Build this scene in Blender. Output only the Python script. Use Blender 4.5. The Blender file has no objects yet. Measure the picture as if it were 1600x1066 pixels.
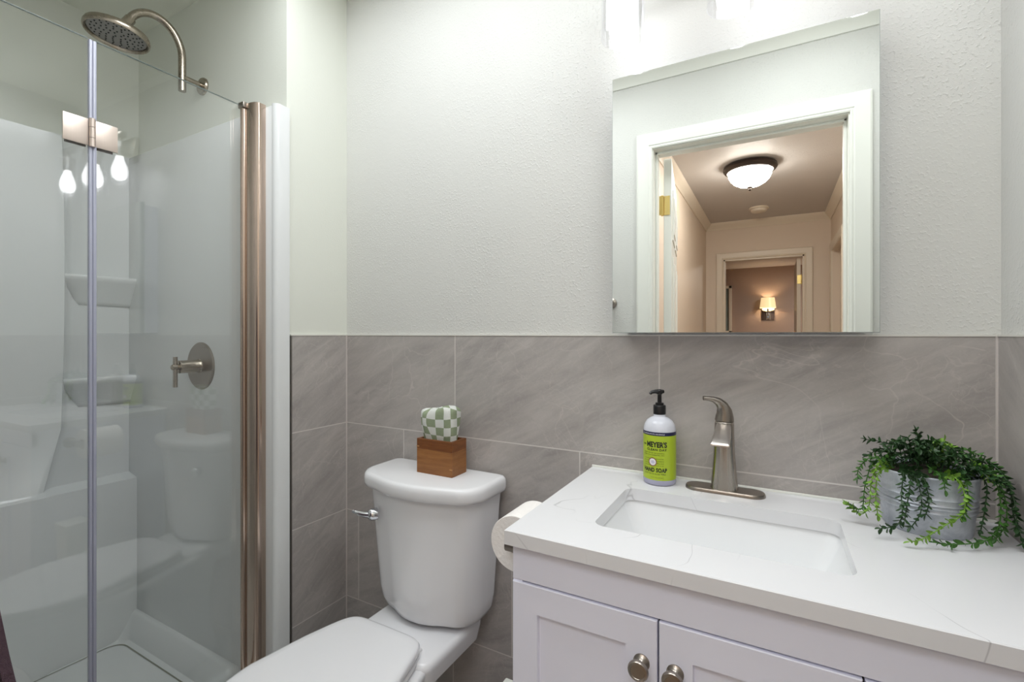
import bpy, bmesh, math, random
from mathutils import Vector, Matrix, noise as mn

C = bpy.context.scene.collection
PI = math.pi

# ------------------------------------------------------------------ camera
ZC = 1.23                                   # eye height, level with the top of the tile
cam_d = bpy.data.cameras.new('camera')
cam = bpy.data.objects.new('camera', cam_d)
C.objects.link(cam)
cam.location = (0, 0, ZC)
cam.rotation_euler = (PI / 2, 0, math.radians(28.98))
cam_d.sensor_width = 36
cam_d.lens = 36 * 741 / 1600
cam_d.shift_y = -10 / 1600
cam_d.clip_start = 0.01
bpy.context.scene.camera = cam

# ------------------------------------------------------------------ world, light, exposure
w = bpy.data.worlds.new('world')
bpy.context.scene.world = w
w.use_nodes = True
w.node_tree.nodes['Background'].inputs[0].default_value = (0.8, 0.9, 1, 1)
w.node_tree.nodes['Background'].inputs[1].default_value = 0.3
sc = bpy.context.scene
sc.view_settings.view_transform = 'Standard'
sc.view_settings.look = 'None'
sc.view_settings.gamma = 1
sc.view_settings.exposure = 0.7
sc.view_settings.use_curve_mapping = False
sc.cycles.max_bounces = 16
sc.cycles.diffuse_bounces = 8
sc.cycles.glossy_bounces = 8
sc.cycles.transparent_max_bounces = 24
sc.cycles.sample_clamp_indirect = 6
sc.cycles.use_denoising = True
BULB = 4.8        # vanity bulbs
HALL = 21.0         # hall flush light
SCONCE = 20.0      # bedroom wall lamp
BED_FILL = 30.0          # added bedroom fill light, unseen and without a fixture


def area(name, loc, rot, sx, sy, power, col):
    d = bpy.data.lights.new(name, 'AREA')
    d.shape = 'RECTANGLE'; d.size = sx; d.size_y = sy; d.energy = power; d.color = col
    o = bpy.data.objects.new(name, d); C.objects.link(o)
    o.location = loc; o.rotation_euler = rot
    return o


area('bathroom_fill_light', (-0.84, 0.64, 2.425), (0, 0, 0), 0.80, 0.50, 6.3, (0.93, 0.965, 1.0))  # added fill light at the ceiling, out of view, no fixture
area('bathroom_fill_light', (0.10, 0.57, 2.425), (0, 0, 0), 0.40, 0.22, 3.6, (0.93, 0.965, 1.0))  # second added fill, brightens the right side, no fixture
area('hall_near_fill', (-0.09, -0.52, 2.425), (0, 0, 0), 0.9, 0.8, 9.5, (0.90, 0.94, 1.0))  # added fill light above the near hall, unseen, no fixture

# ------------------------------------------------------------------ materials
def srgb(r, g, b):
    def f(c):
        c /= 255
        return c / 12.92 if c <= 0.04045 else ((c + 0.055) / 1.055) ** 2.4
    return (f(r), f(g), f(b), 1)


class NT:
    def __init__(s, name):
        s.m = bpy.data.materials.new(name); s.m.use_nodes = True
        s.t = s.m.node_tree; s.p = s.t.nodes['Principled BSDF']; s.out = s.t.nodes['Material Output']

    def n(s, kind, **kw):
        nd = s.t.nodes.new(kind)
        for k, v in kw.items():
            setattr(nd, k, v)
        return nd

    def l(s, a, b):
        s.t.links.new(a, b)

    def math(s, op, a, b=None, clamp=False):
        nd = s.n('ShaderNodeMath', operation=op, use_clamp=clamp)
        for i, v in enumerate((a, b)):
            if v is None: continue
            if isinstance(v, (int, float)): nd.inputs[i].default_value = v
            else: s.l(v, nd.inputs[i])
        return nd.outputs[0]

    def mix(s, f, a, b):
        nd = s.n('ShaderNodeMix', data_type='RGBA')
        for i, v in ((0, f), (6, a), (7, b)):
            if isinstance(v, (int, float)): nd.inputs[i].default_value = v
            elif isinstance(v, tuple): nd.inputs[i].default_value = v
            else: s.l(v, nd.inputs[i])
        return nd.outputs[2]

    def coord(s):
        return s.n('ShaderNodeTexCoord').outputs['Object']

    def noise(s, vec, scale, detail=3, rough=0.5, dist=0.0):
        nd = s.n('ShaderNodeTexNoise')
        nd.inputs['Scale'].default_value = scale; nd.inputs['Detail'].default_value = detail
        nd.inputs['Roughness'].default_value = rough; nd.inputs['Distortion'].default_value = dist
        if vec is not None: s.l(vec, nd.inputs['Vector'])
        return nd.outputs[0]

    def mapping(s, vec, scale=(1, 1, 1), rot=(0, 0, 0), loc=(0, 0, 0)):
        nd = s.n('ShaderNodeMapping')
        nd.inputs['Scale'].default_value = scale; nd.inputs['Rotation'].default_value = rot
        nd.inputs['Location'].default_value = loc
        s.l(vec, nd.inputs[0])
        return nd.outputs[0]

    def bump(s, h, strength, dist=0.01):
        nd = s.n('ShaderNodeBump')
        nd.inputs['Strength'].default_value = strength; nd.inputs['Distance'].default_value = dist
        s.l(h, nd.inputs['Height'])
        s.l(nd.outputs[0], s.p.inputs['Normal'])

    def ramp(s, f, a, b):
        nd = s.n('ShaderNodeMapRange')
        s.l(f, nd.inputs[0]); nd.inputs[1].default_value = a; nd.inputs[2].default_value = b
        return nd.outputs[0]

    def set(s, **kw):
        for k, v in kw.items():
            s.p.inputs[k.replace('_', ' ')].default_value = v


def simple(name, col, rough=0.5, metal=0.0, nscale=0, nstr=0.0, var=0.0, **kw):
    t = NT(name)
    t.set(Roughness=rough, Metallic=metal)
    t.p.inputs['Base Color'].default_value = col
    vec = t.coord()
    if var:
        n = t.noise(vec, 6, 3)
        dk = tuple(c * (1 - var) for c in col[:3]) + (1,)
        t.l(t.mix(n, dk, col), t.p.inputs['Base Color'])
    if nscale:
        t.bump(t.noise(vec, nscale, 2), nstr, 0.004)
    for k, v in kw.items():
        t.p.inputs[k].default_value = v
    return t.m


def paint(name, col, bump=0.65, rough=0.55):
    t = NT(name)
    t.set(Roughness=rough)
    v = t.coord()
    t.p.inputs['Base Color'].default_value = col
    a = t.ramp(t.noise(v, 165, 2, 0.5), 0.52, 0.74)
    b = t.noise(v, 60, 3, 0.6)
    pm = t.ramp(t.noise(v, 3.5, 2), 0.25, 0.65)
    h = t.math('ADD', t.math('MULTIPLY', t.math('MULTIPLY', a, pm), 0.55), t.math('MULTIPLY', b, 0.25))
    t.bump(h, bump, 0.003)
    return t.m


def tile(name, axis, j0, sign=1, seed=0.0):
    t = NT(name)
    v = t.coord()
    sp = t.n('ShaderNodeSeparateXYZ'); t.l(v, sp.inputs[0])
    u = sp.outputs[axis]; z = sp.outputs[2]
    rz = t.math('DIVIDE', t.math('SUBTRACT', 1.2265, z), 0.305)
    row = t.math('FLOOR', rz); fz = t.math('FRACT', rz)
    uu = t.math('DIVIDE', t.math('ADD', t.math('SUBTRACT', u, j0), t.math('MULTIPLY', row, 0.2045 * sign)), 0.607)
    col = t.math('FLOOR', uu); fu = t.math('FRACT', uu)
    dz = t.math('MULTIPLY', t.math('MINIMUM', fz, t.math('SUBTRACT', 1, fz)), 0.305)
    du = t.math('MULTIPLY', t.math('MINIMUM', fu, t.math('SUBTRACT', 1, fu)), 0.607)
    top = t.math('LESS_THAN', rz, 0.5)          # no grout line along the very top
    dz2 = t.math('ADD', dz, t.math('MULTIPLY', top, t.math('MULTIPLY', t.math('LESS_THAN', fz, 0.1), 1.0)))
    d = t.math('MINIMUM', dz2, du)
    g = t.math('LESS_THAN', d, 0.0016)
    cmb = t.n('ShaderNodeCombineXYZ'); t.l(row, cmb.inputs[0]); t.l(col, cmb.inputs[1]); cmb.inputs[2].default_value = seed
    wn = t.n('ShaderNodeTexWhiteNoise'); t.l(cmb.outputs[0], wn.inputs[0])
    sc2 = t.n('ShaderNodeVectorMath', operation='SCALE'); t.l(wn.outputs['Color'], sc2.inputs[0]); sc2.inputs['Scale'].default_value = 9
    ad = t.n('ShaderNodeVectorMath', operation='ADD'); t.l(v, ad.inputs[0]); t.l(sc2.outputs[0], ad.inputs[1])
    v2 = ad.outputs[0]
    # diagonal sweeping streaks
    ang = (0, 0.5, 0) if axis == 0 else (-0.6, 0, 0)
    st = t.mapping(v2, (1, 1, 1), ang)
    st2 = t.mapping(st, (1.3, 1, 7) if axis == 0 else (1, 1.3, 7))
    s1 = t.noise(st2, 2.6, 5, 0.6, 0.9)
    s2 = t.noise(v2, 3.0, 4, 0.6, 0.5)
    base = t.mix(t.ramp(s1, 0.3, 0.7), srgb(150, 145, 142), srgb(179, 174, 170))
    base = t.mix(t.math('MULTIPLY', t.ramp(s2, 0.35, 0.75), 0.45), base, srgb(184, 177, 172))
    fine = t.noise(st2, 14, 4, 0.65, 0.6)
    base = t.mix(t.math('MULTIPLY', t.ramp(fine, 0.5, 0.8), 0.30), base, srgb(198, 191, 186))
    # thin pale veins
    vv = t.noise(v2, 3.2, 4, 0.5, 0.9)
    ridge = t.math('ABSOLUTE', t.math('SUBTRACT', vv, 0.5))
    vein = t.math('SUBTRACT', 1, t.ramp(ridge, 0.0, 0.0038))
    mask = t.ramp(t.noise(v2, 3.4, 2), 0.5, 0.68)
    base = t.mix(t.math('MULTIPLY', t.math('MULTIPLY', vein, mask), 0.42), base, srgb(218, 210, 204))
    dn = t.n('ShaderNodeTexNoise'); dn.inputs['Scale'].default_value = 5.0; dn.inputs['Detail'].default_value = 4; t.l(v2, dn.inputs['Vector'])
    dsc = t.n('ShaderNodeVectorMath', operation='SCALE'); t.l(dn.outputs['Color'], dsc.inputs[0]); dsc.inputs['Scale'].default_value = 0.22
    dad = t.n('ShaderNodeVectorMath', operation='ADD'); t.l(st, dad.inputs[0]); t.l(dsc.outputs[0], dad.inputs[1])
    for vs_, wd_, op_, ms_ in ((5.5, 0.010, 0.42, 3.0), (13.0, 0.016, 0.26, 4.3)):
        vo = t.n('ShaderNodeTexVoronoi', feature='DISTANCE_TO_EDGE'); vo.inputs['Scale'].default_value = vs_
        t.l(dad.outputs[0], vo.inputs['Vector'])
        ln = t.math('SUBTRACT', 1, t.ramp(vo.outputs['Distance'], 0.0, wd_))
        mm = t.ramp(t.noise(v2, ms_, 4, 0.6), 0.48, 0.64)
        base = t.mix(t.math('MULTIPLY', t.math('MULTIPLY', ln, mm), op_), base, srgb(212, 204, 199))
    wv = t.noise(t.mapping(dad.outputs[0], (0.8, 0.8, 6)), 3.2, 3, 0.5, 1.5)
    base = t.mix(t.math('MULTIPLY', t.ramp(wv, 0.52, 0.70), 0.35), base, srgb(190, 184, 180))
    grain = t.noise(v2, 160, 3, 0.7)
    base = t.mix(t.math('MULTIPLY', t.ramp(grain, 0.5, 0.8), 0.22), base, srgb(198, 192, 188))
    vf = t.math('ABSOLUTE', t.math('SUBTRACT', t.noise(v2, 6.5, 5, 0.6, 1.1), 0.5))
    vf = t.math('SUBTRACT', 1, t.ramp(vf, 0.0, 0.009))
    mf = t.ramp(t.noise(v2, 5.0, 2), 0.48, 0.66)
    base = t.mix(t.math('MULTIPLY', t.math('MULTIPLY', vf, mf), 0.30), base, srgb(214, 206, 201))
    t.l(t.mix(g, base, srgb(208, 203, 198)), t.p.inputs['Base Color'])
    t.l(t.math('ADD', t.math('MULTIPLY', g, 0.4), 0.38), t.p.inputs['Roughness'])
    t.bump(t.math('SUBTRACT', 1, g), 0.35, 0.002)
    return t.m


def glass(name, col=(0.97, 0.985, 0.98, 1), base=0.04, rough=0.0):
    t = NT(name)
    t.t.nodes.remove(t.p)
    lw = t.n('ShaderNodeLayerWeight'); lw.inputs[0].default_value = 0.5
    f = t.math('ADD', t.math('MULTIPLY', t.math('POWER', lw.outputs['Facing'], 5), 1 - base), base)
    tr = t.n('ShaderNodeBsdfTransparent'); tr.inputs[0].default_value = col
    gl = t.n('ShaderNodeBsdfGlossy'); gl.inputs['Roughness'].default_value = rough
    gl.inputs[0].default_value = (1, 1, 1, 1)
    mx = t.n('ShaderNodeMixShader')
    t.l(f, mx.inputs[0]); t.l(tr.outputs[0], mx.inputs[1]); t.l(gl.outputs[0], mx.inputs[2])
    t.l(mx.outputs[0], t.out.inputs[0])
    return t.m


def emit(name, col, strength, base=(0.8, 0.8, 0.8, 1)):
    t = NT(name)
    t.p.inputs['Base Color'].default_value = base
    t.p.inputs['Emission Color'].default_value = col
    t.p.inputs['Emission Strength'].default_value = strength
    n = t.noise(t.coord(), 20, 2)
    t.l(t.math('ADD', t.math('MULTIPLY', n, 0.1), 0.3), t.p.inputs['Roughness'])
    return t.m


def brushed(name, col, rough=0.28, axis=2, amt=0.12):
    t = NT(name)
    t.set(Metallic=1.0)
    v = t.coord()
    s = [260, 260, 260]; s[axis] = 4
    n = t.noise(t.mapping(v, tuple(s)), 1, 2)
    t.l(t.math('ADD', t.math('MULTIPLY', n, amt), rough - amt / 2), t.p.inputs['Roughness'])
    t.l(t.mix(n, tuple(c * 0.9 for c in col[:3]) + (1,), col), t.p.inputs['Base Color'])
    return t.m


M = {}
M['wall'] = paint('wall_paint', srgb(209, 209, 205))
M['wall_side'] = paint('wall_paint_smooth', srgb(219, 221, 212), 0.12)
M['ceil'] = paint('ceiling_paint', srgb(228, 229, 218), 0.3)
M['tile_back'] = tile('grey_tile_back', 0, -0.852, 1, 1.0)
M['tile_left'] = tile('grey_tile_left', 1, 0.70, 0, 5.0)
M['tile_right'] = tile('grey_tile_right', 1, 0.62, 1, 8.0)
M['grout'] = simple('pale_caulk', srgb(205, 198, 193), 0.6, nscale=80, nstr=0.2)
M['edge_trim'] = simple('dark_tile_edge_metal', srgb(120, 116, 110), 0.4, 0.6, nscale=50, nstr=0.05)
M['top_trim'] = simple('white_tile_edge', srgb(215, 213, 206), 0.4, nscale=50, nstr=0.05)
M['surround'] = simple('acrylic_white', srgb(222, 224, 224), 0.16, nscale=18, nstr=0.06)
M['floor'] = tile('floor_tile', 0, 0.1, 1, 20.0)
M['ceramic'] = simple('white_ceramic', srgb(231, 231, 233), 0.12, var=0.01)
M['seat'] = simple('white_toilet_seat', srgb(234, 234, 236), 0.25, var=0.01)
M['sink'] = simple('sink_ceramic', srgb(234, 235, 236), 0.08, var=0.01)
M['cab'] = simple('white_cabinet_paint', srgb(232, 233, 246), 0.35, nscale=60, nstr=0.03)
M['trimw'] = simple('white_trim_paint', srgb(232, 233, 226), 0.3, nscale=40, nstr=0.03)
M['gap_shade'] = simple('gap_shade', srgb(70, 66, 66), 0.7, var=0.1)  # shade between the cabinet fronts, given as a dark colour
M['nickel'] = brushed('brushed_nickel', srgb(186, 178, 168), 0.26)
M['nickel_y'] = brushed('brushed_nickel_pipe', srgb(176, 166, 152), 0.26, 1)
M['nickel_dark'] = brushed('brushed_nickel_dark', srgb(165, 157, 148), 0.3, 0)
M['jamb'] = simple('satin_nickel_rail', srgb(196, 177, 163), 0.2, 1.0, var=0.03)
M['hinge'] = brushed('satin_hinge_plate', srgb(214, 200, 190), 0.42, 2)
M['chrome'] = simple('chrome', srgb(215, 216, 220), 0.06, 1.0, var=0.03)
M['black_rubber'] = simple('black_rubber', srgb(28, 27, 27), 0.5, var=0.1)
M['black_plastic'] = simple('black_plastic', srgb(22, 22, 24), 0.28, var=0.1)
M['mirror'] = simple('mirror_silver', (0.93, 0.945, 0.925, 1), 0.0, 1.0, var=0.003)
M['glass'] = glass('door_glass', (0.985, 0.992, 0.988, 1), 0.07)
M['shade_glass'] = glass('clear_shade_glass', (0.97, 0.97, 0.98, 1), 0.11)
M['seal'] = simple('clear_vinyl_seal', srgb(196, 198, 216), 0.2, var=0.05, **{'Transmission Weight': 0.35})
M['bulb'] = emit('frosted_bulb', (1.0, 0.99, 0.985, 1), BULB)
M['hall_glass'] = emit('alabaster_bowl', (1.0, 0.93, 0.85, 1), HALL)
M['sconce'] = emit('lit_fabric_shade', (1.0, 0.72, 0.38, 1), 0.55, srgb(225, 205, 165))
M['sconce_bulb'] = emit('warm_bulb', (1.0, 0.80, 0.58, 1), SCONCE * 3)
M['bronze'] = simple('dark_bronze', srgb(62, 52, 46), 0.4, 0.7, var=0.2)
M['brass'] = simple('brass', srgb(225, 200, 130), 0.28, 1.0, var=0.1)
M['hall_wall'] = paint('hall_beige_paint', srgb(222, 208, 192), 0.2)
M['hall_ceil'] = paint('hall_ceiling_texture', srgb(200, 196, 193), 1.0)
M['hall_trim'] = simple('hall_trim_paint', srgb(224, 214, 198), 0.35, nscale=40, nstr=0.03)
M['bed_wall'] = paint('bedroom_taupe_paint', srgb(170, 150, 138), 0.2)
M['carpet'] = simple('hall_floor', srgb(150, 130, 110), 0.9, nscale=200, nstr=0.5)
M['picture'] = simple('teal_grey_print', srgb(150, 165, 160), 0.2, var=0.4)
M['paper'] = simple('tissue_paper', srgb(240, 236, 232), 0.9, nscale=140, nstr=0.3)
M['soil'] = simple('dark_moss', srgb(40, 36, 26), 0.95, nscale=150, nstr=1.0)
M['green_dark'] = simple('dark_green_leaf', srgb(46, 82, 40), 0.45, var=0.5)
M['green_mid'] = simple('mid_green_leaf', srgb(72, 120, 48), 0.45, var=0.4)
M['green_light'] = simple('bright_green_leaf', srgb(128, 172, 62), 0.45, var=0.35)
M['label_green'] = simple('lime_label', srgb(172, 194, 46), 0.35, var=0.03)
M['label_navy'] = simple('navy_label', srgb(34, 34, 74), 0.4, var=0.05)
M['label_ink'] = simple('label_ink', srgb(30, 34, 30), 0.4, var=0.1)
M['label_white'] = simple('label_white', srgb(236, 234, 238), 0.4, var=0.03)
M['label_brown'] = simple('label_ring', srgb(140, 84, 60), 0.4, var=0.1)
M['label_violet'] = simple('label_violet', srgb(110, 100, 190), 0.4, var=0.1)
M['bottle'] = simple('milky_plastic', srgb(214, 216, 224), 0.22, var=0.03, **{'Subsurface Weight': 0.3, 'Subsurface Radius': (0.02, 0.02, 0.02)})

# quartz
t = NT('white_quartz')
v = t.coord()
rd = t.math('ABSOLUTE', t.math('SUBTRACT', t.noise(v, 2.6, 4, 0.45, 0.7), 0.5))
ve = t.math('SUBTRACT', 1, t.ramp(rd, 0.0, 0.0028))
mk = t.ramp(t.noise(t.mapping(v, loc=(3.1, 1.2, 0)), 6, 2), 0.47, 0.60)
t.l(t.mix(t.math('MULTIPLY', t.math('MULTIPLY', ve, mk), 0.5), srgb(224, 224, 226), srgb(140, 138, 142)), t.p.inputs['Base Color'])
t.set(Roughness=0.16)
M['quartz'] = t.m

# galvanised pot
t = NT('galvanised_steel')
v = t.coord()
n = t.noise(v, 26, 5, 0.7, 0.5)
t.l(t.mix(t.ramp(n, 0.35, 0.7), srgb(168, 174, 184), srgb(212, 216, 224)), t.p.inputs['Base Color'])
t.l(t.math('ADD', t.math('MULTIPLY', n, 0.25), 0.34), t.p.inputs['Roughness'])
t.set(Metallic=0.4)
M['galv'] = t.m

# wood
def wood(name, a, b, c2, band=False):
    t = NT(name)
    v = t.coord()
    m = t.mapping(v, (5, 5, 60), (0.05, 0.03, 0))
    n = t.noise(m, 1.6, 5, 0.6, 0.8)
    n2 = t.noise(t.mapping(v, (20, 20, 260)), 2, 3)
    col = t.mix(t.ramp(n, 0.35, 0.7), a, b)
    col = t.mix(t.math('MULTIPLY', t.ramp(n2, 0.45, 0.8), 0.4), col, c2)
    t.l(col, t.p.inputs['Base Color'])
    t.set(Roughness=0.42)
    t.bump(n2, 0.1, 0.001)
    return t.m
M['wood'] = wood('acacia_wood', srgb(134, 86, 44), srgb(160, 108, 58), srgb(120, 72, 32))
M['wood_dark'] = wood('acacia_wood_rim', srgb(112, 64, 28), srgb(138, 84, 40), srgb(88, 48, 22))
M['wood_plug'] = simple('pale_wood_joint', srgb(190, 140, 84), 0.5, var=0.2)

# checked terry cloth
t = NT('checked_terry_cloth')
v = t.coord()
nz = t.n('ShaderNodeTexNoise'); nz.inputs['Scale'].default_value = 14; t.l(v, nz.inputs['Vector'])
off = t.n('ShaderNodeVectorMath', operation='SCALE'); t.l(nz.outputs['Color'], off.inputs[0]); off.inputs['Scale'].default_value = 0.012
vv = t.n('ShaderNodeVectorMath', operation='ADD'); t.l(v, vv.inputs[0]); t.l(off.outputs[0], vv.inputs[1])
uv = t.n('ShaderNodeUVMap'); uv.uv_map = 'uv'
uvo = t.n('ShaderNodeVectorMath', operation='ADD'); t.l(uv.outputs[0], uvo.inputs[0]); t.l(off.outputs[0], uvo.inputs[1])
sp = t.n('ShaderNodeSeparateXYZ'); t.l(uvo.outputs[0], sp.inputs[0])
cx = t.math('FLOOR', t.math('DIVIDE', sp.outputs[0], 0.0255))
cz = t.math('FLOOR', t.math('DIVIDE', sp.outputs[1], 0.0235))
ck = t.math('FLOORED_MODULO', t.math('ADD', cx, cz), 2.0)
fz = t.noise(v, 500, 2)
ck2 = t.math('GREATER_THAN', ck, 0.5)
cc = t.mix(ck2, srgb(236, 238, 234), srgb(142, 156, 122))
t.l(t.mix(t.math('MULTIPLY', fz, 0.35), cc, srgb(190, 198, 180)), t.p.inputs['Base Color'])
t.set(Roughness=0.95)
t.bump(t.noise(v, 420, 3, 0.7), 0.9, 0.003)
M['terry'] = t.m

# plush towel
t = NT('plum_towel')
v = t.coord()
t.l(t.mix(t.noise(v, 60, 4, 0.7), srgb(70, 50, 60), srgb(120, 96, 108)), t.p.inputs['Base Color'])
t.set(Roughness=0.95)
t.bump(t.noise(v, 300, 3, 0.7), 1.0, 0.006)
M['towel'] = t.m

# ------------------------------------------------------------------ mesh helpers
ORG = {}


def worg(o):
    return ORG.get(o.name, Vector((0, 0, 0)))


def obj(name, bm, m, parent=None, smooth=True, ang=38, origin=None):
    bmesh.ops.recalc_face_normals(bm, faces=bm.faces)
    if smooth:
        for f in bm.faces: f.smooth = True
        for e in bm.edges:
            if len(e.link_faces) == 2 and e.calc_face_angle(0) > math.radians(ang): e.smooth = False
    me = bpy.data.meshes.new(name)
    L = Vector(origin) if origin else (worg(parent) if parent else Vector((0, 0, 0)))
    if L.length: bmesh.ops.translate(bm, verts=bm.verts, vec=-L)
    bm.to_mesh(me); bm.free()
    o = bpy.data.objects.new(name, me); C.objects.link(o)
    o.data.materials.append(m)
    if parent:
        o.parent = parent
    else:
        o.location = L
    ORG[o.name] = L
    return o


def thing(name, label, cat, loc=(0, 0, 0), group=None):
    o = bpy.data.objects.new(name, None); C.objects.link(o)
    o.empty_display_size = 0.05
    o.location = loc; ORG[o.name] = Vector(loc)
    o['label'] = label; o['category'] = cat
    if group: o['group'] = group
    return o


def tag(o, label, cat, group=None):
    o['label'] = label; o['category'] = cat
    if group: o['group'] = group
    return o


def struct(name, bm, m, parent=None, **kw):
    o = obj(name, bm, m, parent, **kw)
    if parent is None: o['kind'] = 'structure'
    return o


def sgroup(name, loc=(0, 0, 0)):
    o = bpy.data.objects.new(name, None); C.objects.link(o)
    o.location = loc; ORG[o.name] = Vector(loc); o['kind'] = 'structure'
    return o


def box(bm, x0, x1, y0, y1, z0, z1, bev=0.0, seg=2, mat4=None):
    vs = [bm.verts.new((x, y, z)) for x in (x0, x1) for y in (y0, y1) for z in (z0, z1)]
    q = [(0, 1, 3, 2), (4, 6, 7, 5), (0, 4, 5, 1), (2, 3, 7, 6), (0, 2, 6, 4), (1, 5, 7, 3)]
    fs = [bm.faces.new([vs[i] for i in f]) for f in q]
    if bev:
        es = set(e for f in fs for e in f.edges)
        r = bmesh.ops.bevel(bm, geom=list(es), offset=bev, segments=seg, profile=0.5, affect='EDGES')
        vs = list(set(v for f in r['faces'] for v in f.verts) | set(v for v in vs if v.is_valid))
    if mat4 is not None:
        bmesh.ops.transform(bm, matrix=mat4, verts=[v for v in vs if v.is_valid])
    return vs


def B(*a, **k):
    bm = bmesh.new(); box(bm, *a, **k); return bm


def frame_from(d):
    d = Vector(d).normalized()
    a = Vector((0, 0, 1)) if abs(d.z) < 0.9 else Vector((1, 0, 0))
    x = a.cross(d).normalized(); y = d.cross(x)
    return x, y, d


def lathe(bm, prof, c=(0, 0, 0), d=(0, 0, 1), n=40, sx=1.0):
    x, y, z = frame_from(d) if tuple(d) != (0, 0, 1) else (Vector((1, 0, 0)), Vector((0, 1, 0)), Vector((0, 0, 1)))
    c = Vector(c); rings = []
    for r, h in prof:
        if r < 1e-6:
            rings.append([bm.verts.new(c + z * h)])
        else:
            rings.append([bm.verts.new(c + z * h + x * (r * sx * math.cos(2 * PI * i / n)) + y * (r * math.sin(2 * PI * i / n))) for i in range(n)])
    for a, b in zip(rings, rings[1:]):
        for i in range(n):
            j = (i + 1) % n
            if len(a) == 1 and len(b) == 1: continue
            if len(a) == 1: bm.faces.new((a[0], b[i], b[j]))
            elif len(b) == 1: bm.faces.new((a[i], b[0], a[j]))
            else: bm.faces.new((a[i], b[i], b[j], a[j]))
    return bm


def LA(*a, **k):
    return lathe(bmesh.new(), *a, **k)


def loft(bm, rings, cap0=True, cap1=True, closed=True):
    R = [[bm.verts.new(p) for p in r] for r in rings]
    n = len(R[0])
    for a, b in zip(R, R[1:]):
        for i in range(n if closed else n - 1):
            j = (i + 1) % n
            bm.faces.new((a[i], a[j], b[j], b[i]))
    if cap0: bm.faces.new(R[0])
    if cap1: bm.faces.new(R[-1])
    return bm


def tube(bm, pts, r, n=14, cap=True):
    pts = [Vector(p) for p in pts]
    rs = r if isinstance(r, (list, tuple)) else [r] * len(pts)
    d0 = (pts[1] - pts[0]).normalized()
    x, y, _ = frame_from(d0)
    rings = []; prev = d0
    for i, p in enumerate(pts):
        d = (pts[min(i + 1, len(pts) - 1)] - pts[max(i - 1, 0)]).normalized()
        q = prev.rotation_difference(d)
        x = q @ x; y = q @ y; prev = d
        rings.append([p + x * (rs[i] * math.cos(2 * PI * k / n)) + y * (rs[i] * math.sin(2 * PI * k / n)) for k in range(n)])
    return loft(bm, rings, cap, cap)


def spline(pts, n=8):
    P = [Vector(p) for p in pts]
    P = [P[0] * 2 - P[1]] + P + [P[-1] * 2 - P[-2]]
    out = []
    for i in range(1, len(P) - 2):
        for k in range(n):
            t = k / n
            a, b, c, d = P[i - 1:i + 3]
            out.append(0.5 * ((2 * b) + (c - a) * t + (2 * a - 5 * b + 4 * c - d) * t * t + (3 * b - a - 3 * c + d) * t ** 3))
    out.append(P[-2])
    return out


def sering(cx, cy, z, a, b, e=2.0, n=48, fn=None):
    r = []
    for i in range(n):
        t = 2 * PI * i / n
        c, s = math.cos(t), math.sin(t)
        x = a * math.copysign(abs(c) ** (2 / e), c); y = b * math.copysign(abs(s) ** (2 / e), s)
        if fn: x, y = fn(x, y)
        r.append(Vector((cx + x, cy + y, z)))
    return r


def rrect(x0, x1, y0, y1, z, r, k=5):
    out = []
    for cx, cy, a0 in ((x1 - r, y1 - r, 0), (x0 + r, y1 - r, 90), (x0 + r, y0 + r, 180), (x1 - r, y0 + r, 270)):
        for i in range(k + 1):
            a = math.radians(a0 + 90 * i / k)
            out.append(Vector((cx + r * math.cos(a), cy + r * math.sin(a), z)))
    return out


def joinbm(parts):
    bm = bmesh.new()
    for p in parts:
        me = bpy.data.meshes.new('t'); p.to_mesh(me); p.free(); bm.from_mesh(me); bpy.data.meshes.remove(me)
    return bm


# ------------------------------------------------------------------ room dimensions
XL, XR = -1.32, 0.354         # tile faces
YB = 1.18                     # back tile face
YF = 0.085                    # inner face of the door wall
H = 2.44
YH = -0.03                    # hall face of the door wall

struct('floor', B(-2.35, XR + 0.1, YH, YB + 0.1, -0.05, 0.0), M['floor'], smooth=False)
struct('ceiling', B(-2.35, XR + 0.1, YH, YB + 0.1, H, H + 0.05), M['ceil'], smooth=False)
struct('wall_back', B(XL - 0.008, XR + 0.1, YB + 0.008, YB + 0.1, 0, H), M['wall'], smooth=False)
struct('wall_left', B(-2.35, XL - 0.008, 0.951, YB + 0.1, 0, H), M['wall_side'], smooth=False)
struct('wall_right', B(XR + 0.007, XR + 0.1, YH, YB + 0.008, 0, H), M['wall'], smooth=False)
struct('wall_shower_back', B(-2.35, -2.262, YH, 0.951, 0, H), M['wall_side'], smooth=False)
# wainscot tiles
struct('trim_1', B(XL, XR, YB, YB + 0.008, 0.0, 1.2265), M['tile_back'], smooth=False)
struct('trim_2', B(XL - 0.008, XL, 0.9635, YB, 0.0, 1.2265), M['tile_left'], smooth=False)
struct('trim_3', B(XR, XR + 0.007, YF + 0.02, YB, 0.0, 1.2265), M['tile_right'], smooth=False)
# edge profiles along the top of the tile, and the dark one down its free edge
bm = bmesh.new()
box(bm, XL - 0.001, XR + 0.001, YB - 0.0015, YB + 0.008, 1.2265, 1.2300)
box(bm, XL - 0.008, XL + 0.0015, 0.9600, YB + 0.008, 1.2265, 1.2300)
box(bm, XR - 0.0015, XR + 0.007, YF + 0.02, YB + 0.008, 1.2265, 1.2300)
struct('trim_4', bm, M['top_trim'], smooth=False)
struct('trim_5', B(XL - 0.008, XL + 0.001, 0.9590, 0.9635, 0.0, 1.2265), M['edge_trim'], smooth=False)
# caulk in the corners
bm = bmesh.new()
box(bm, XL, XL + 0.003, YB - 0.003, YB, 0, 1.2265)
box(bm, XR - 0.003, XR, YB - 0.003, YB, 0, 1.2265)
struct('trim_6', bm, M['grout'], smooth=False)
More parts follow.
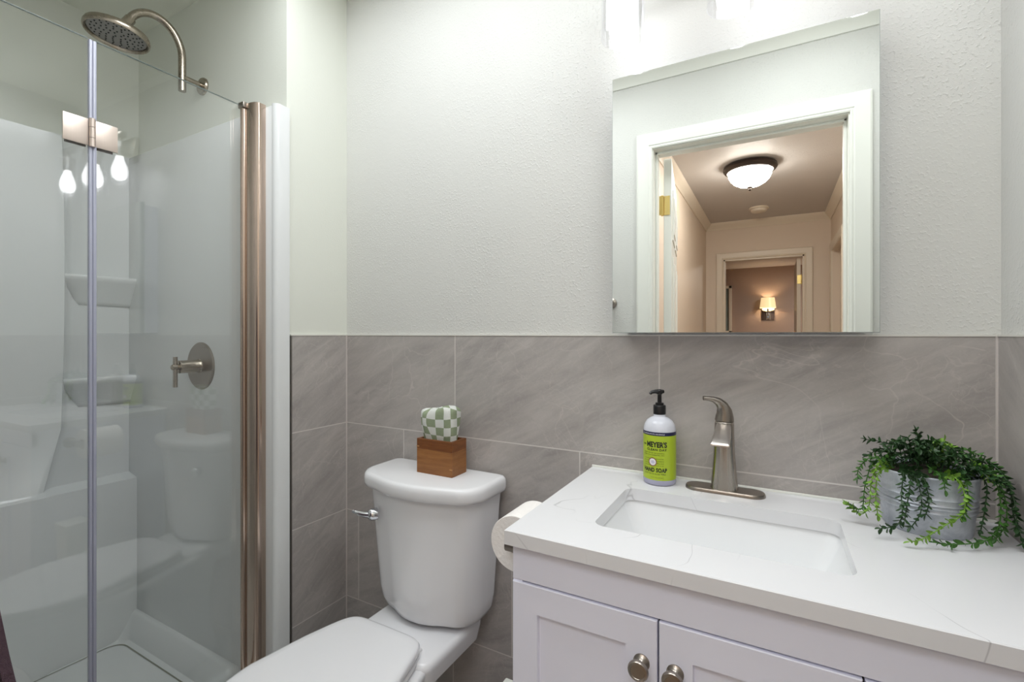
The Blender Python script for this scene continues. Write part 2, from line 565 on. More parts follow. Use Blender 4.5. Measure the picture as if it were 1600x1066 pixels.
# crown mouldings
def crown(x0, x1, y, h, d, sgn):
    prof = [(0, 0), (0.12, 0.0), (0.2, 0.15), (0.35, 0.3), (0.7, 0.62), (0.86, 0.8), (0.9, 1.0), (0, 1.0)]
    return loft(bmesh.new(), [[Vector((x, y + sgn * p[0] * d, H - h + p[1] * h)) for p in prof] for x in (x0, x1)])
struct('trim_7', crown(-1.32, XR + 0.007, YF, 0.095, 0.06, 1), M['trimw'], ang=50)
struct('trim_8', crown(-1.32, XR + 0.007, YB + 0.008, 0.03, 0.02, -1), M['trimw'], ang=50)

# ------------------------------------------------------------------ door wall, doorway, hall, bedroom (seen in the mirror)
DX0, DX1, DZ = -0.468, 0.238, 2.045
bm = bmesh.new()
box(bm, -2.35, DX0 - 0.018, YH, YF, 0, H)
box(bm, DX1 + 0.018, XR + 0.1, YH, YF, 0, H)
box(bm, DX0 - 0.018, DX1 + 0.018, YH, YF, DZ + 0.018, H)
struct('wall_front', bm, M['wall'], smooth=False)


def casing_bm(x0, x1, z1, y, sgn, wd=0.062, th=0.016, bottom=0.0):
    """mitred moulded casing around an opening, on a wall face at y (sgn = outward direction)"""
    prof = [(0, 0), (0, 0.55), (0.08, 0.7), (0.16, 0.55), (0.22, 0.75), (0.7, 1.0), (0.9, 1.0), (1.0, 0.8), (1.0, 0)]
    bm = bmesh.new()
    rings = []
    for (cx, cz, dx, dz) in ((x0, bottom, -1, 0), (x0, z1, -1, 1), (x1, z1, 1, 1), (x1, bottom, 1, 0)):
        rings.append([Vector((cx + dx * p[0] * wd, y + sgn * p[1] * th, cz + dz * p[0] * wd)) for p in prof])
    return loft(bm, rings)


g = sgroup('door_1')
struct('casing', casing_bm(DX0 - 0.004, DX1 + 0.004, DZ + 0.004, YF, 1, 0.066), M['trimw'], g, ang=25)
bm = bmesh.new()
box(bm, DX0 - 0.018, DX0, YH, YF, 0, DZ); box(bm, DX1, DX1 + 0.018, YH, YF, 0, DZ)
box(bm, DX0 - 0.018, DX1 + 0.018, YH, YF, DZ, DZ + 0.018)
struct('jamb', bm, M['trimw'], g, smooth=False)
bm = bmesh.new()
box(bm, DX0, DX0 + 0.010, 0.008, 0.045, 0, DZ, 0.002); box(bm, DX1 - 0.010, DX1, 0.008, 0.045, 0, DZ, 0.002)
box(bm, DX0, DX1, 0.008, 0.045, DZ - 0.010, DZ, 0.002)
struct('door_stop', bm, M['trimw'], g, smooth=False)
# leaf, swung open into the hall
ph = math.radians(-8)
T = Matrix.Translation((-0.449, YH - 0.012, 0)) @ Matrix.Rotation(ph, 4, 'Z')
bm = bmesh.new()
box(bm, 0.0, 0.035, -0.70, 0, 0.01, DZ - 0.004, 0.002)
bmesh.ops.transform(bm, matrix=T, verts=bm.verts)
leaf = struct('door_leaf', bm, M['trimw'], g, smooth=False)
bm = bmesh.new()
for (ya, yb) in ((-0.61, -0.38), (-0.32, -0.09)):
    for (za, zb) in ((0.25, 0.85), (1.0, 1.6), (1.68, 1.92)):
        box(bm, 0.034, 0.040, ya, yb, za, zb, 0.003)
        box(bm, 0.038, 0.044, ya + 0.03, yb - 0.03, za + 0.03, zb - 0.03, 0.003)
bmesh.ops.transform(bm, matrix=T, verts=bm.verts)
obj('raised_panel', bm, M['trimw'], leaf, smooth=False)
for z in (0.25, 1.02, 1.825):
    bm = bmesh.new()
    box(bm, -0.466, -0.4475, YH - 0.002, YH + 0.001, z - 0.044, z + 0.044)
    box(bm, -0.449, -0.421, YH - 0.012, YH - 0.0085, z - 0.044, z + 0.044)
    tube(bm, [(-0.454, YH - 0.008, z - 0.047), (-0.454, YH - 0.008, z + 0.047)], 0.0055)
    obj('hinge', bm, M['brass'], g)

# hall shell
HX0, HX1, HY = -0.662, 0.486, -3.40
struct('floor_hall', B(-3.0, 2.6, -7.5, YH, -0.05, 0.0), M['carpet'], smooth=False)
struct('ceiling_hall', B(HX0 - 0.1, HX1 + 0.1, HY - 0.1, YH, H, H + 0.05), M['hall_ceil'], smooth=False)
struct('wall_hall_left', B(HX0 - 0.1, HX0, HY - 0.1, YH, 0, H), M['hall_wall'], smooth=False)
bm = bmesh.new()
OY0, OY1, OZ = -3.26, -2.45, 2.04
box(bm, HX1, HX1 + 0.1, OY1, YH, 0, H); box(bm, HX1, HX1 + 0.1, HY - 0.1, OY0, 0, H); box(bm, HX1, HX1 + 0.1, OY0, OY1, OZ, H)
struct('wall_hall_right', bm, M['hall_wall'], smooth=False)
BX0, BX1, BZ = -0.485, 0.262, 2.04
bm = bmesh.new()
box(bm, HX0, BX0, HY - 0.1, HY, 0, H); box(bm, BX1, HX1, HY - 0.1, HY, 0, H); box(bm, BX0, BX1, HY - 0.1, HY, BZ, H)
struct('wall_hall_end', bm, M['hall_wall'], smooth=False)
g2 = sgroup('door_2')
struct('casing', casing_bm(BX0, BX1, BZ, HY, 1, 0.072, 0.02), M['hall_trim'], g2, ang=25)
bm = bmesh.new()
box(bm, BX0, BX0 + 0.015, HY - 0.1, HY, 0, BZ); box(bm, BX1 - 0.015, BX1, HY - 0.1, HY, 0, BZ); box(bm, BX0, BX1, HY - 0.1, HY, BZ - 0.015, BZ)
struct('jamb', bm, M['hall_trim'], g2, smooth=False)
bm = B(BX1 - 0.062, BX1 - 0.027, HY - 0.86, HY - 0.11, 0.01, BZ - 0.02, 0.002)
struct('door_leaf', bm, M['hall_trim'], g2, smooth=False)
for z in (0.28, 1.04, 1.80):
    bm = bmesh.new()
    box(bm, BX1 - 0.058, BX1 - 0.018, HY - 0.108, HY - 0.100, z - 0.045, z + 0.045)
    tube(bm, [(BX1 - 0.022, HY - 0.104, z - 0.05), (BX1 - 0.022, HY - 0.104, z + 0.05)], 0.007)
    obj('hinge', bm, M['brass'], g2)
g3 = sgroup('door_3')
bm = casing_bm(OY0, OY1, OZ, 0, 1, 0.072, 0.02)
bmesh.ops.transform(bm, matrix=Matrix.Translation((HX1, 0, 0)) @ Matrix.Rotation(PI / 2, 4, 'Z'), verts=bm.verts)
struct('casing', bm, M['hall_trim'], g3, ang=25)
struct('door_leaf', B(HX1 + 0.06, HX1 + 0.095, OY0, OY1, 0.01, OZ), M['hall_trim'], g3, smooth=False)
# crown in the hall
prof = [(0, 0), (0.12, 0.0), (0.2, 0.15), (0.35, 0.3), (0.7, 0.62), (0.86, 0.8), (0.9, 1.0), (0, 1.0)]
hh, dd = 0.075, 0.06
ring = []
for (cx, cy, dx, dy) in ((HX0, YH, 1, 0), (HX0, HY, 1, 1), (HX1, HY, -1, 1), (HX1, YH, -1, 0)):
    ring.append([Vector((cx + dx * p[0] * dd, cy + dy * p[0] * dd, H - hh + p[1] * hh)) for p in prof])
struct('trim_9', loft(bmesh.new(), ring), M['hall_trim'], ang=50)
# bedroom
struct('wall_bedroom', B(-3.0, 2.6, -7.5, -7.4, 0, H), M['bed_wall'], smooth=False)
struct('ceiling_bedroom', B(-3.0, 2.6, -7.5, HY - 0.1, H, H + 0.05), simple('bedroom_ceiling', srgb(236, 230, 226), 0.7, nscale=60, nstr=0.2), smooth=False)
bm = bmesh.new()
box(bm, -3.1, -3.0, -7.5, HY, 0, H); box(bm, 2.6, 2.7, -7.5, HY, 0, H)
box(bm, -3.0, HX0 - 0.001, HY - 0.1, HY, 0, H); box(bm, HX1 + 0.1, 2.6, HY - 0.1, HY, 0, H)
struct('wall_bedroom_side', bm, M['bed_wall'], smooth=False)
area('bedroom_fill_light', (0.9, -5.6, 2.40), (0, 0, 0), 0.5, 0.5, BED_FILL, (1, 0.9, 0.82))  # added fill light for the bedroom, no lamp modelled

# hall ceiling lamp
c = (-0.155, -1.56)
hl = thing('flush_ceiling_light', 'round alabaster glass bowl light with dark bronze rim on hall ceiling, in mirror', 'ceiling light', (c[0], c[1], H))
obj('rim', LA([(0, 0), (0.155, 0), (0.172, -0.012), (0.175, -0.03), (0.166, -0.045), (0.150, -0.052), (0.144, -0.046), (0, -0.046)], (c[0], c[1], H)), M['bronze'], hl)
obj('glass_bowl', LA([(0.142, -0.050), (0.139, -0.075), (0.126, -0.103), (0.102, -0.128), (0.07, -0.146), (0.03, -0.156), (0, -0.158)], (c[0], c[1], H)), M['hall_glass'], hl)
obj('finial', LA([(0, -0.156), (0.016, -0.157), (0.018, -0.163), (0.008, -0.169), (0.010, -0.176), (0.006, -0.184), (0, -0.188)], (c[0], c[1], H), n=20), M['bronze'], hl)
c = (-0.132, -2.88)
sd = thing('smoke_detector', 'small round white smoke detector on hall ceiling beyond the lamp, in mirror', 'smoke detector', (c[0], c[1], H))
obj('base', LA([(0, 0), (0.085, 0), (0.085, -0.012), (0.078, -0.016), (0, -0.016)], (c[0], c[1], H)), M['hall_trim'], sd)
obj('cover', LA([(0.07, -0.016), (0.068, -0.034), (0.055, -0.042), (0, -0.044)], (c[0], c[1], H)), M['hall_trim'], sd)

# bedroom sconce and framed picture
sx, sy = -0.105, -7.4
so = thing('wall_sconce', 'lit wall lamp with cream shade and chrome plate, seen deep in the mirror', 'wall lamp', (sx, sy, 1.49))
obj('backplate', B(sx - 0.10, sx + 0.10, sy, sy + 0.02, 1.49, 1.70, 0.004), M['chrome'], so)
obj('arm', tube(bmesh.new(), spline([(sx, sy + 0.02, 1.58), (sx, sy + 0.09, 1.57), (sx, sy + 0.12, 1.62), (sx, sy + 0.12, 1.72)]), 0.012), M['chrome'], so)
obj('lamp_shade', LA([(0.128, 0), (0.105, 0.18), (0.103, 0.18), (0.126, 0)], (sx, sy + 0.13, 1.70)), M['sconce'], so)
obj('bulb', LA([(0, 0), (0.015, 0.0), (0.028, 0.04), (0.022, 0.07), (0, 0.085)], (sx, sy + 0.13, 1.74), n=20), M['sconce_bulb'], so)
pf = thing('framed_mirror', 'tall narrow pale framed panel on bedroom wall at the edge of the far doorway', 'picture frame', (-0.9, -7.4, 1.3))
bm = bmesh.new()
box(bm, -1.06, -1.01, sy, sy + 0.04, 1.25, 2.13, 0.004); box(bm, -0.74, -0.69, sy, sy + 0.04, 1.25, 2.13, 0.004)
box(bm, -1.06, -0.69, sy, sy + 0.04, 2.08, 2.13, 0.004); box(bm, -1.06, -0.69, sy, sy + 0.04, 1.25, 1.30, 0.004)
obj('frame', bm, M['hall_trim'], pf)
obj('pane', B(-1.02, -0.73, sy + 0.004, sy + 0.012, 1.29, 2.09), M['picture'], pf)

# ------------------------------------------------------------------ shower
sh = thing('shower_surround', 'glossy white acrylic shower surround with corner shelves behind the glass door', 'shower', (-1.8, 0.5, 0))
YS = 0.906; ZT = 1.928
NX = -2.232            # niche face
BXF = -2.186           # main back panel face
# end panel with the front flange
bm = bmesh.new()
box(bm, -2.262, -1.332, YS, 0.951, 0.03, ZT, 0.004)
obj('end_panel', bm, M['surround'], sh)
bm = bmesh.new()
prof = [(-1.345, YS + 0.006), (-1.332, YS - 0.001), (-1.322, YS + 0.004), (-1.3165, YS + 0.012), (-1.3165, 0.953), (-1.328, 0.953), (-1.328, 0.9515), (-1.345, 0.9505)]
loft(bm, [[Vector((x, y, z)) for x, y in prof] for z in (0.03, ZT + 0.004)])
obj('front_flange', bm, M['surround'], sh, ang=60)
# back panel with a bowed rib, a niche beside it and a ledge below
bm = bmesh.new()
zs = [0.03, 0.3, 0.55, 0.66, 0.676, 0.69, 0.9, 1.1, 1.3, 1.5, 1.7, 1.85, 1.90, ZT]
rings = []
for z in zs:
    bow = 0.035 * math.cos((z - 1.45) / 0.9) if z > 0.69 else 0.0
    low = 0.018 if z < 0.68 else 0.0
    yr = 0.60 + 0.02 + bow * 1.6
    pts = [(-2.262, 0.09), (BXF + low, 0.09), (BXF + low, 0.40), (BXF + low, yr - 0.03), (BXF + low + 0.006, yr), (BXF + low + 0.004, yr + 0.02),
           ((NX + 0.022) if z > 0.68 else BXF + low, yr + 0.035), (NX if z > 0.68 else BXF + low, yr + 0.06), (NX if z > 0.68 else BXF + low, YS + 0.002), (-2.262, YS + 0.002)]
    rings.append([Vector((x, y, z)) for x, y in pts])
loft(bm, rings)
bp = obj('back_panel', bm, M['surround'], sh, ang=50)
obj('front_panel', B(-2.262, -1.332, YF, YF + 0.045, 0.03, ZT, 0.004), M['surround'], sh)
# shelves with tapered corbels
for z in (1.447, 1.072):
    bm = bmesh.new()
    rings = []
    for (zz, k) in ((z, 0.97), (z - 0.004, 1.0), (z - 0.012, 1.0), (z - 0.022, 0.90), (z - 0.038, 0.72), (z - 0.056, 0.52), (z - 0.076, 0.32), (z - 0.094, 0.16), (z - 0.108, 0.05)):
        y0, y1 = 0.685 + (1 - k) * 0.07, YS + 0.002
        x1 = NX + 0.055 * k
        rings.append([Vector((NX - 0.004, y0 - 0.005, zz)), Vector((x1 - 0.02 * k, y0, zz)), Vector((x1, y0 + 0.025, zz)), Vector((x1 + 0.002, (y0 + y1) / 2, zz)), Vector((x1 + 0.004, y1 - 0.01, zz)), Vector((x1 + 0.006, y1, zz)), Vector((NX - 0.004, y1, zz))])
    loft(bm, rings)
    obj('shelf', bm, M['surround'], sh, ang=70)
# pan
bm = bmesh.new()
o_ = rrect(-2.262, -1.335, 0.086, 0.95, 0, 0.01)
rings = [o_]
for z, ins, rr in ((0.16, 0.0, 0.01), (0.165, 0.006, 0.01), (0.165, 0.05, 0.03), (0.155, 0.062, 0.04), (0.078, 0.085, 0.05), (0.070, 0.10, 0.05)):
    rings.append(rrect(-2.262 + ins, -1.335 - ins, 0.086 + ins, 0.951 - ins, z, rr))
# lower rim at the walls so the wall panels sit behind it
loft(bm, rings, True, True)
obj('shower_pan', bm, M['surround'], sh, ang=45)
bm = bmesh.new()
def ringstrip(bm, a, b):
    loft(bm, [a, b], False, False)
ringstrip(bm, rrect(-2.262 + 0.099, -1.335 - 0.099, 0.086 + 0.099, 0.951 - 0.099, 0.0712, 0.05), rrect(-2.262 + 0.104, -1.335 - 0.104, 0.086 + 0.104, 0.951 - 0.104, 0.0712, 0.05))
obj('pan_seam', bm, simple('grey_green_seam', srgb(140, 142, 128), 0.7, var=0.1), sh)

# bifold glass door
GX = -1.434
dr = thing('shower_door', 'frameless bifold glass shower door with satin nickel rail and hinge', 'shower door', (GX, 0.5, 0.165))
ZG0, ZG1 = 0.19, ZC + 0.703


def slab(y0, x0, y1, x1, z0, z1, th, bev=0.0008):
    d = Vector((x1 - x0, y1 - y0, 0)); L = d.length; a = math.atan2(d.y, d.x)
    bm = B(0, L, -th / 2, th / 2, z0, z1, bev, 1)
    bmesh.ops.transform(bm, matrix=Matrix.Translation((x0, y0, 0)) @ Matrix.Rotation(a, 4, 'Z'), verts=bm.verts)
    return bm


gp = obj('glass_panel', slab(0.512, -1.4275, 0.868, -1.4335, ZG0, ZG1, 0.006), M['glass'], dr, smooth=False)
gp2 = obj('glass_panel', slab(0.145, -1.4185, 0.497, -1.4265, ZG0, ZG1, 0.006), M['glass'], dr, smooth=False)
edge_m = simple('polished_glass_edge', srgb(120, 132, 126), 0.15, var=0.2)
obj('polished_edge', slab(0.512, -1.4275, 0.864, -1.4335, ZG1 + 0.0001, ZG1 + 0.0013, 0.006, 0), edge_m, gp, smooth=False)
obj('polished_edge', slab(0.145, -1.4185, 0.497, -1.4265, ZG1 + 0.0001, ZG1 + 0.0013, 0.006, 0), edge_m, gp2, smooth=False)
for y0, y1, xx in ((0.4975, 0.5045, -1.4265), (0.505, 0.5125, -1.4275)):
    obj('seal_strip', B(xx - 0.006, xx + 0.006, y0, y1, ZG0, ZG1 - 0.001, 0.002), M['seal'], dr)
for zc in (ZC + 0.480, 0.24):
    hg = obj('hinge', B(-1.4245, -1.4215, 0.4500, 0.4965, zc - 0.0315, zc + 0.0315, 0.0008), M['hinge'], dr)
    obj('hinge_plate', B(-1.4245, -1.4215, 0.5095, 0.5540, zc - 0.0315, zc + 0.0315, 0.0008), M['hinge'], hg)
    obj('hinge_backplate', joinbm([B(-1.4345, -1.4310, 0.456, 0.495, zc - 0.034, zc + 0.029, 0.0008), B(-1.4375, -1.4345, 0.511, 0.549, zc - 0.034, zc + 0.029, 0.0008)]), M['bronze'], hg)
    bm = bmesh.new()
    for a, b in ((-0.0335, -0.013), (-0.012, 0.012), (0.013, 0.0335)):
        tube(bm, [(-1.420, 0.503, zc + a), (-1.420, 0.503, zc + b)], 0.0062, 16)
    obj('knuckle', bm, M['hinge'], hg)
# rail against the end panel: a round post, a black strip in the gap and a wide bowed channel
bm = bmesh.new()
tube(bm, [(-1.424, 0.8735, 0.17), (-1.424, 0.8735, ZG1 + 0.004)], 0.0095, 24)
obj('pivot_post', bm, M['jamb'], dr)
obj('pivot_cap', joinbm([B(-1.437, -1.408, 0.862, 0.8795, ZG1 - 0.012, ZG1 + 0.006, 0.003)]), M['nickel_dark'], dr)
obj('gap_strip', B(-1.434, -1.414, 0.8835, 0.8905, 0.17, ZG1), M['black_rubber'], dr)
prof = []
for i in range(13):
    a = math.radians(-90 + 180 * i / 12)
    prof.append((-1.3975 + 0.0335 * math.sin(a), 0.8875 - 0.016 * math.cos(a)))
prof = [(-1.431, 0.9055)] + prof + [(-1.364, 0.9055)]
rings = [[Vector((x, y, z)) for x, y in prof] for z in (0.17, ZG1 + 0.0)]
obj('wall_channel', loft(bmesh.new(), rings), M['jamb'], dr, ang=40)
obj('wall_channel', B(-1.445, -1.405, YF + 0.046, YF + 0.052, 0.17, ZG1, 0.003), M['jamb'], dr)
obj('bottom_rail', B(-1.440, -1.412, YF + 0.052, 0.866, 0.167, 0.189, 0.003), M['jamb'], dr)

# shower head and arm
fx, fz = -1.788, 2.117
sa = thing('rain_shower', 'brushed nickel rain shower head on curved arm above the glass', 'shower head', (fx, 0.951, fz))
obj('wall_flange', LA([(0, 0), (0.030, 0), (0.030, 0.006), (0.027, 0.010), (0, 0.011)], (fx, 0.9505, fz), (0, -1, 0)), M['nickel_y'], sa)
obj('stub_pipe', tube(bmesh.new(), [(fx, 0.945, fz), (fx, 0.885, fz)], 0.0105, 20), M['nickel_y'], sa)
arc = [(fx, 0.880, 2.070), (fx, 0.880, 2.12), (fx, 0.880, 2.18)]
for i in range(1, 15):
    a = math.radians(i * 152 / 14)
    arc.append((fx - 0.001 * i, 0.880 - 0.092 * (1 - math.cos(a)) * 0.86, 2.185 + 0.102 * math.sin(a)))
obj('arm', tube(bmesh.new(), spline(arc, 3), 0.0118, 20), M['nickel_y'], sa)
hc = Vector((-1.799, 0.700, 2.176)); hn = Vector((-0.03, -0.10, -1)).normalized()
ex = Vector(arc[-1])
obj('connector', joinbm([tube(bmesh.new(), [ex + Vector((0, 0.004, 0.006)), ex.lerp(hc, 0.45)], 0.0150, 20), tube(bmesh.new(), [ex.lerp(hc, 0.42), hc - hn * 0.006], [0.014, 0.022], 20)]), M['nickel_y'], sa)
hd = obj('spray_head', LA([(0, -0.016), (0.020, -0.016), (0.045, -0.010), (0.074, -0.008), (0.081, -0.004), (0.084, 0.004), (0.084, 0.012), (0.082, 0.016), (0.079, 0.016), (0.0765, 0.012), (0.075, 0.006), (0, 0.006)], hc, hn, 64), M['nickel_y'], sa)
obj('spray_face', LA([(0.0735, 0.0062), (0.0735, 0.0085), (0, 0.0085)], hc, hn, 48), simple('spray_face_grey', srgb(150, 147, 142), 0.45, 0.3, var=0.1), hd)
bx_, by_, _ = frame_from(hn)
bm = bmesh.new()
for rr, nn in ((0.064, 22), (0.054, 17), (0.043, 14), (0.032, 10), (0.021, 7), (0.010, 3)):
    for i in range(nn):
        a = 2 * PI * i / nn + rr * 50
        p = hc + bx_ * (rr * math.cos(a)) + by_ * (rr * math.sin(a)) + hn * 0.0085
        lathe(bm, [(0.0024, 0), (0.0019, 0.002), (0, 0.0022)], p, hn, 8)
nz_ = obj('nozzles', bm, M['black_rubber'], hd); nz_['kind'] = 'stuff'

# shower valve
vx, vz = -1.719, 1.123
va = thing('shower_valve', 'round brushed nickel shower valve with lever handle on the surround wall', 'shower valve', (vx, YS, vz))
obj('escutcheon', LA([(0, 0), (0.081, 0), (0.081, 0.003), (0.077, 0.0065), (0, 0.008)], (vx, YS, vz), (0, -1, 0), 64), M['nickel_dark'], va)
hb = obj('handle_hub', LA([(0.026, 0.006), (0.0235, 0.009), (0.0215, 0.012), (0.0215, 0.070), (0.0195, 0.072), (0, 0.072)], (vx, YS, vz), (0, -1, 0), 40), M['nickel_y'], va)
obj('lever', tube(bmesh.new(), [(vx, YS - 0.081, vz + 0.034), (vx, YS - 0.081, vz - 0.066)], 0.0068, 20), M['nickel'], va)
obj('lever_joint', LA([(0.009, 0.070), (0.009, 0.090), (0.007, 0.092), (0, 0.092)], (vx, YS, vz), (0, -1, 0), 20), M['nickel_y'], va)

# ------------------------------------------------------------------ mirror cabinet
mc = thing('mirror_cabinet', 'frameless mirrored medicine cabinet on the wall above the sink', 'mirror', (-0.083, 1.15, 1.235))
obj('cabinet_body', B(-0.327, 0.160, 1.125, 1.1875, 1.238, 1.832, 0.001), M['cab'], mc, smooth=False)
obj('mirror_door', B(-0.3396, 0.1726, 1.110, 1.125, 1.234, 1.840), simple('mirror_edge', srgb(190, 200, 196), 0.2, 0.6, var=0.1), mc, smooth=False)
obj('mirror_glass', B(-0.3386, 0.1716, 1.108, 1.110, 1.235, 1.839), M['mirror'], mc, smooth=False)

# vanity light
vl = thing('vanity_light', 'three-bulb wall light with clear glass cylinder shades above the mirror', 'vanity light', (-0.074, YB, 2.1))
obj('backplate', B(-0.16, 0.012, 1.168, 1.1875, 2.07, 2.19, 0.004), M['nickel'], vl)
obj('crossbar', B(-0.335, 0.187, 1.035, 1.060, 2.112, 2.137, 0.003), M['nickel'], vl)
obj('arm', B(-0.085, -0.063, 1.055, 1.170, 2.113, 2.136, 0.002), M['nickel'], vl)
for lx in (-0.297, -0.074, 0.149):
    q = (lx, 1.048, 0)
    obj('socket', LA([(0, 2.113), (0.012, 2.113), (0.012, 2.095), (0.030, 2.092), (0.030, 2.075), (0.022, 2.070), (0.020, 2.030), (0, 2.030)], q, n=28), M['nickel'], vl)
    obj('bulb', LA([(0.0135, 2.035), (0.0150, 2.020), (0.024, 1.995), (0.0295, 1.972), (0.030, 1.955), (0.026, 1.938), (0.016, 1.926), (0, 1.922)], q, n=28), M['bulb'], vl)
    obj('glass_shade', LA([(0.022, 2.0905), (0.044, 2.0905), (0.0480, 2.087), (0.0485, 2.08), (0.0485, 1.895), (0.0465, 1.895), (0.0465, 2.08), (0.044, 2.0875), (0.022, 2.0875)], q, n=56), M['shade_glass'], vl)

# ------------------------------------------------------------------ vanity
ZK = ZC - 0.342               # counter top
CX0, CX1, CY0 = -0.415, XR - 0.001, 0.721
vn = thing('vanity_cabinet', 'white shaker vanity cabinet with brushed nickel knobs below the sink', 'cabinet', (-0.03, 0.95, 0))
VX0, VX1, VY = -0.4055, XR - 0.004, 0.735
zt = ZK - 0.0265
bm = bmesh.new()
box(bm, VX0, VX0 + 0.018, VY + 0.002, YB - 0.002, 0.0, zt)          # side
box(bm, VX1 - 0.018, VX1, VY + 0.002, YB - 0.002, 0.0, zt)
box(bm, VX0 + 0.018, VX1 - 0.018, YB - 0.02, YB - 0.002, 0.1, zt)     # back
box(bm, VX0 + 0.018, VX1 - 0.018, VY + 0.02, YB - 0.02, 0.10, 0.118)
box(bm, VX0 + 0.018, VX1 - 0.018, VY + 0.06, VY + 0.075, 0.0, 0.10)   # toe kick
obj('carcass', bm, M['cab'], vn, smooth=False)
obj('apron', B(VX0, VX1, VY, VY + 0.018, ZC - 0.4305, zt, 0.0012), M['cab'], vn, smooth=False)
obj('gap_shade_sheet', B(VX0 + 0.01, VX1 - 0.01, VY + 0.012, VY + 0.017, 0.11, ZC - 0.43), M['gap_shade'], vn, smooth=False)  # dark sheet behind the fronts, paints the shade in their gaps


def shaker(x0, x1, z0, z1, name, st=0.048):
    """one flat mesh: bevelled frame with recessed field"""
    y = VY - 0.0025
    bm = bmesh.new()
    f = [rr_ for rr_ in (
        [(x0, y + 0.013), (z0, z1)],)]
    def rect(xa, xb, za, zb, yy):
        return [Vector((xa, yy, za)), Vector((xb, yy, za)), Vector((xb, yy, zb)), Vector((xa, yy, zb))]
    e = 0.0012
    loft(bm, [rect(x0, x1, z0, z1, y + 0.0135), rect(x0, x1, z0, z1, y + e), rect(x0 + e, x1 - e, z0 + e, z1 - e, y),
              rect(x0 + st, x1 - st, z0 + st, z1 - st, y), rect(x0 + st + 0.001, x1 - st - 0.001, z0 + st + 0.001, z1 - st - 0.001, y + 0.0075)])
    return obj(name, bm, M['cab'], vn, smooth=False)


def knob(par, x, z):
    obj('knob', LA([(0, 0), (0.0125, 0), (0.0125, 0.002), (0.0095, 0.004), (0.0062, 0.008), (0.0058, 0.012), (0.0085, 0.0155), (0.0135, 0.018), (0.0155, 0.021), (0.0155, 0.0235), (0.0140, 0.026), (0.0105, 0.0268), (0.0100, 0.0260), (0, 0.0262)],
                   (x, VY - 0.0025, z), (0, -1, 0), 36), M['nickel_dark'], par)


ztop = ZC - 0.4335
d1 = shaker(VX0 + 0.001, -0.1555, 0.115, ztop, 'door'); knob(d1, -0.1785, ZC - 0.502)
d2 = shaker(-0.1525, 0.0965, 0.115, ztop, 'door'); knob(d2, -0.1290, ZC - 0.502)
dh = (ztop - 0.115 - 0.006) / 3
for k in range(3):
    z1 = ztop - k * (dh + 0.003)
    d = shaker(0.0995, VX1 - 0.001, z1 - dh, z1, 'drawer', 0.04); knob(d, 0.222, z1 - dh / 2)

# countertop with the sink cut-out
bm = bmesh.new()
SX0, SX1, SY0, SY1 = -0.288, 0.104, 0.818, 1.054
outer = [Vector(p) for p in ((CX0, CY0, ZK), (CX1, CY0, ZK), (CX1, YB - 0.001, ZK), (CX0, YB - 0.001, ZK))]
k5 = 6
hole = rrect(SX0, SX1, SY0, SY1, ZK, 0.022, k5)


def holed(bm, z, bev, flip):
    o = [bm.verts.new((x, y, z)) for x, y in ((CX1 - bev, YB - 0.001 - bev), (CX0 + bev, YB - 0.001 - bev), (CX0 + bev, CY0 + bev), (CX1 - bev, CY0 + bev))]
    hv = [bm.verts.new((p.x, p.y, z)) for p in hole]
    m = k5 + 1
    for q in range(4):
        seg = hv[q * m:(q + 1) * m]
        for a, b in zip(seg, seg[1:]):
            bm.faces.new((o[q], b, a))
        nx = hv[((q + 1) * m) % len(hv)]
        bm.faces.new((o[q], o[(q + 1) % 4], nx, seg[-1]))
    return o, hv


to, th_ = holed(bm, ZK, 0.0015, False)
so_, sh_ = [], []
mid = [bm.verts.new((x, y, ZK - 0.0015)) for x, y in ((CX1, YB - 0.001), (CX0, YB - 0.001), (CX0, CY0), (CX1, CY0))]
bo, bh = holed(bm, ZK - 0.0255, 0.0, True)
for i in range(4):
    j = (i + 1) % 4
    bm.faces.new((to[i], to[j], mid[j], mid[i])); bm.faces.new((mid[i], mid[j], bo[j], bo[i]))
for i in range(len(th_)):
    j = (i + 1) % len(th_)
    bm.faces.new((th_[i], th_[j], bh[j], bh[i]))
ct = obj('countertop', bm, M['quartz'], None, ang=30)
tag(ct, 'white quartz countertop with fine grey veins on the vanity cabinet', 'countertop')
cb = obj('caulk_bead', B(CX0, CX1, YB - 0.004, YB, ZK - 0.001, ZK + 0.005, 0.0015), M['trimw'], ct)

# undermount sink
sk = thing('sink_basin', 'rectangular white undermount sink set into the quartz countertop', 'sink', ((SX0 + SX1) / 2, (SY0 + SY1) / 2, ZK - 0.14))
bm = bmesh.new()
cxs, cys = (SX0 + SX1) / 2, (SY0 + SY1) / 2
zr = ZK - 0.0262
rings = [rrect(SX0 - 0.02, SX1 + 0.02, SY0 - 0.02, SY1 + 0.02, zr, 0.03, 6), rrect(SX0 - 0.004, SX1 + 0.004, SY0 - 0.004, SY1 + 0.004, zr, 0.024, 6),
         rrect(SX0 - 0.002, SX1 + 0.002, SY0 - 0.002, SY1 + 0.002, zr - 0.006, 0.024, 6),
         rrect(SX0 + 0.030, SX1 - 0.030, SY0 + 0.010, SY1 - 0.010, zr - 0.075, 0.026, 6),
         rrect(SX0 + 0.055, SX1 - 0.055, SY0 + 0.018, SY1 - 0.018, zr - 0.112, 0.03, 6),
         rrect(SX0 + 0.075, SX1 - 0.075, SY0 + 0.035, SY1 - 0.035, zr - 0.120, 0.03, 6),
         rrect(cxs - 0.03, cxs + 0.03, cys - 0.03, cys + 0.03, zr - 0.124, 0.029, 6)]
loft(bm, rings, False, True)
obj('basin', bm, M['sink'], sk, ang=50)
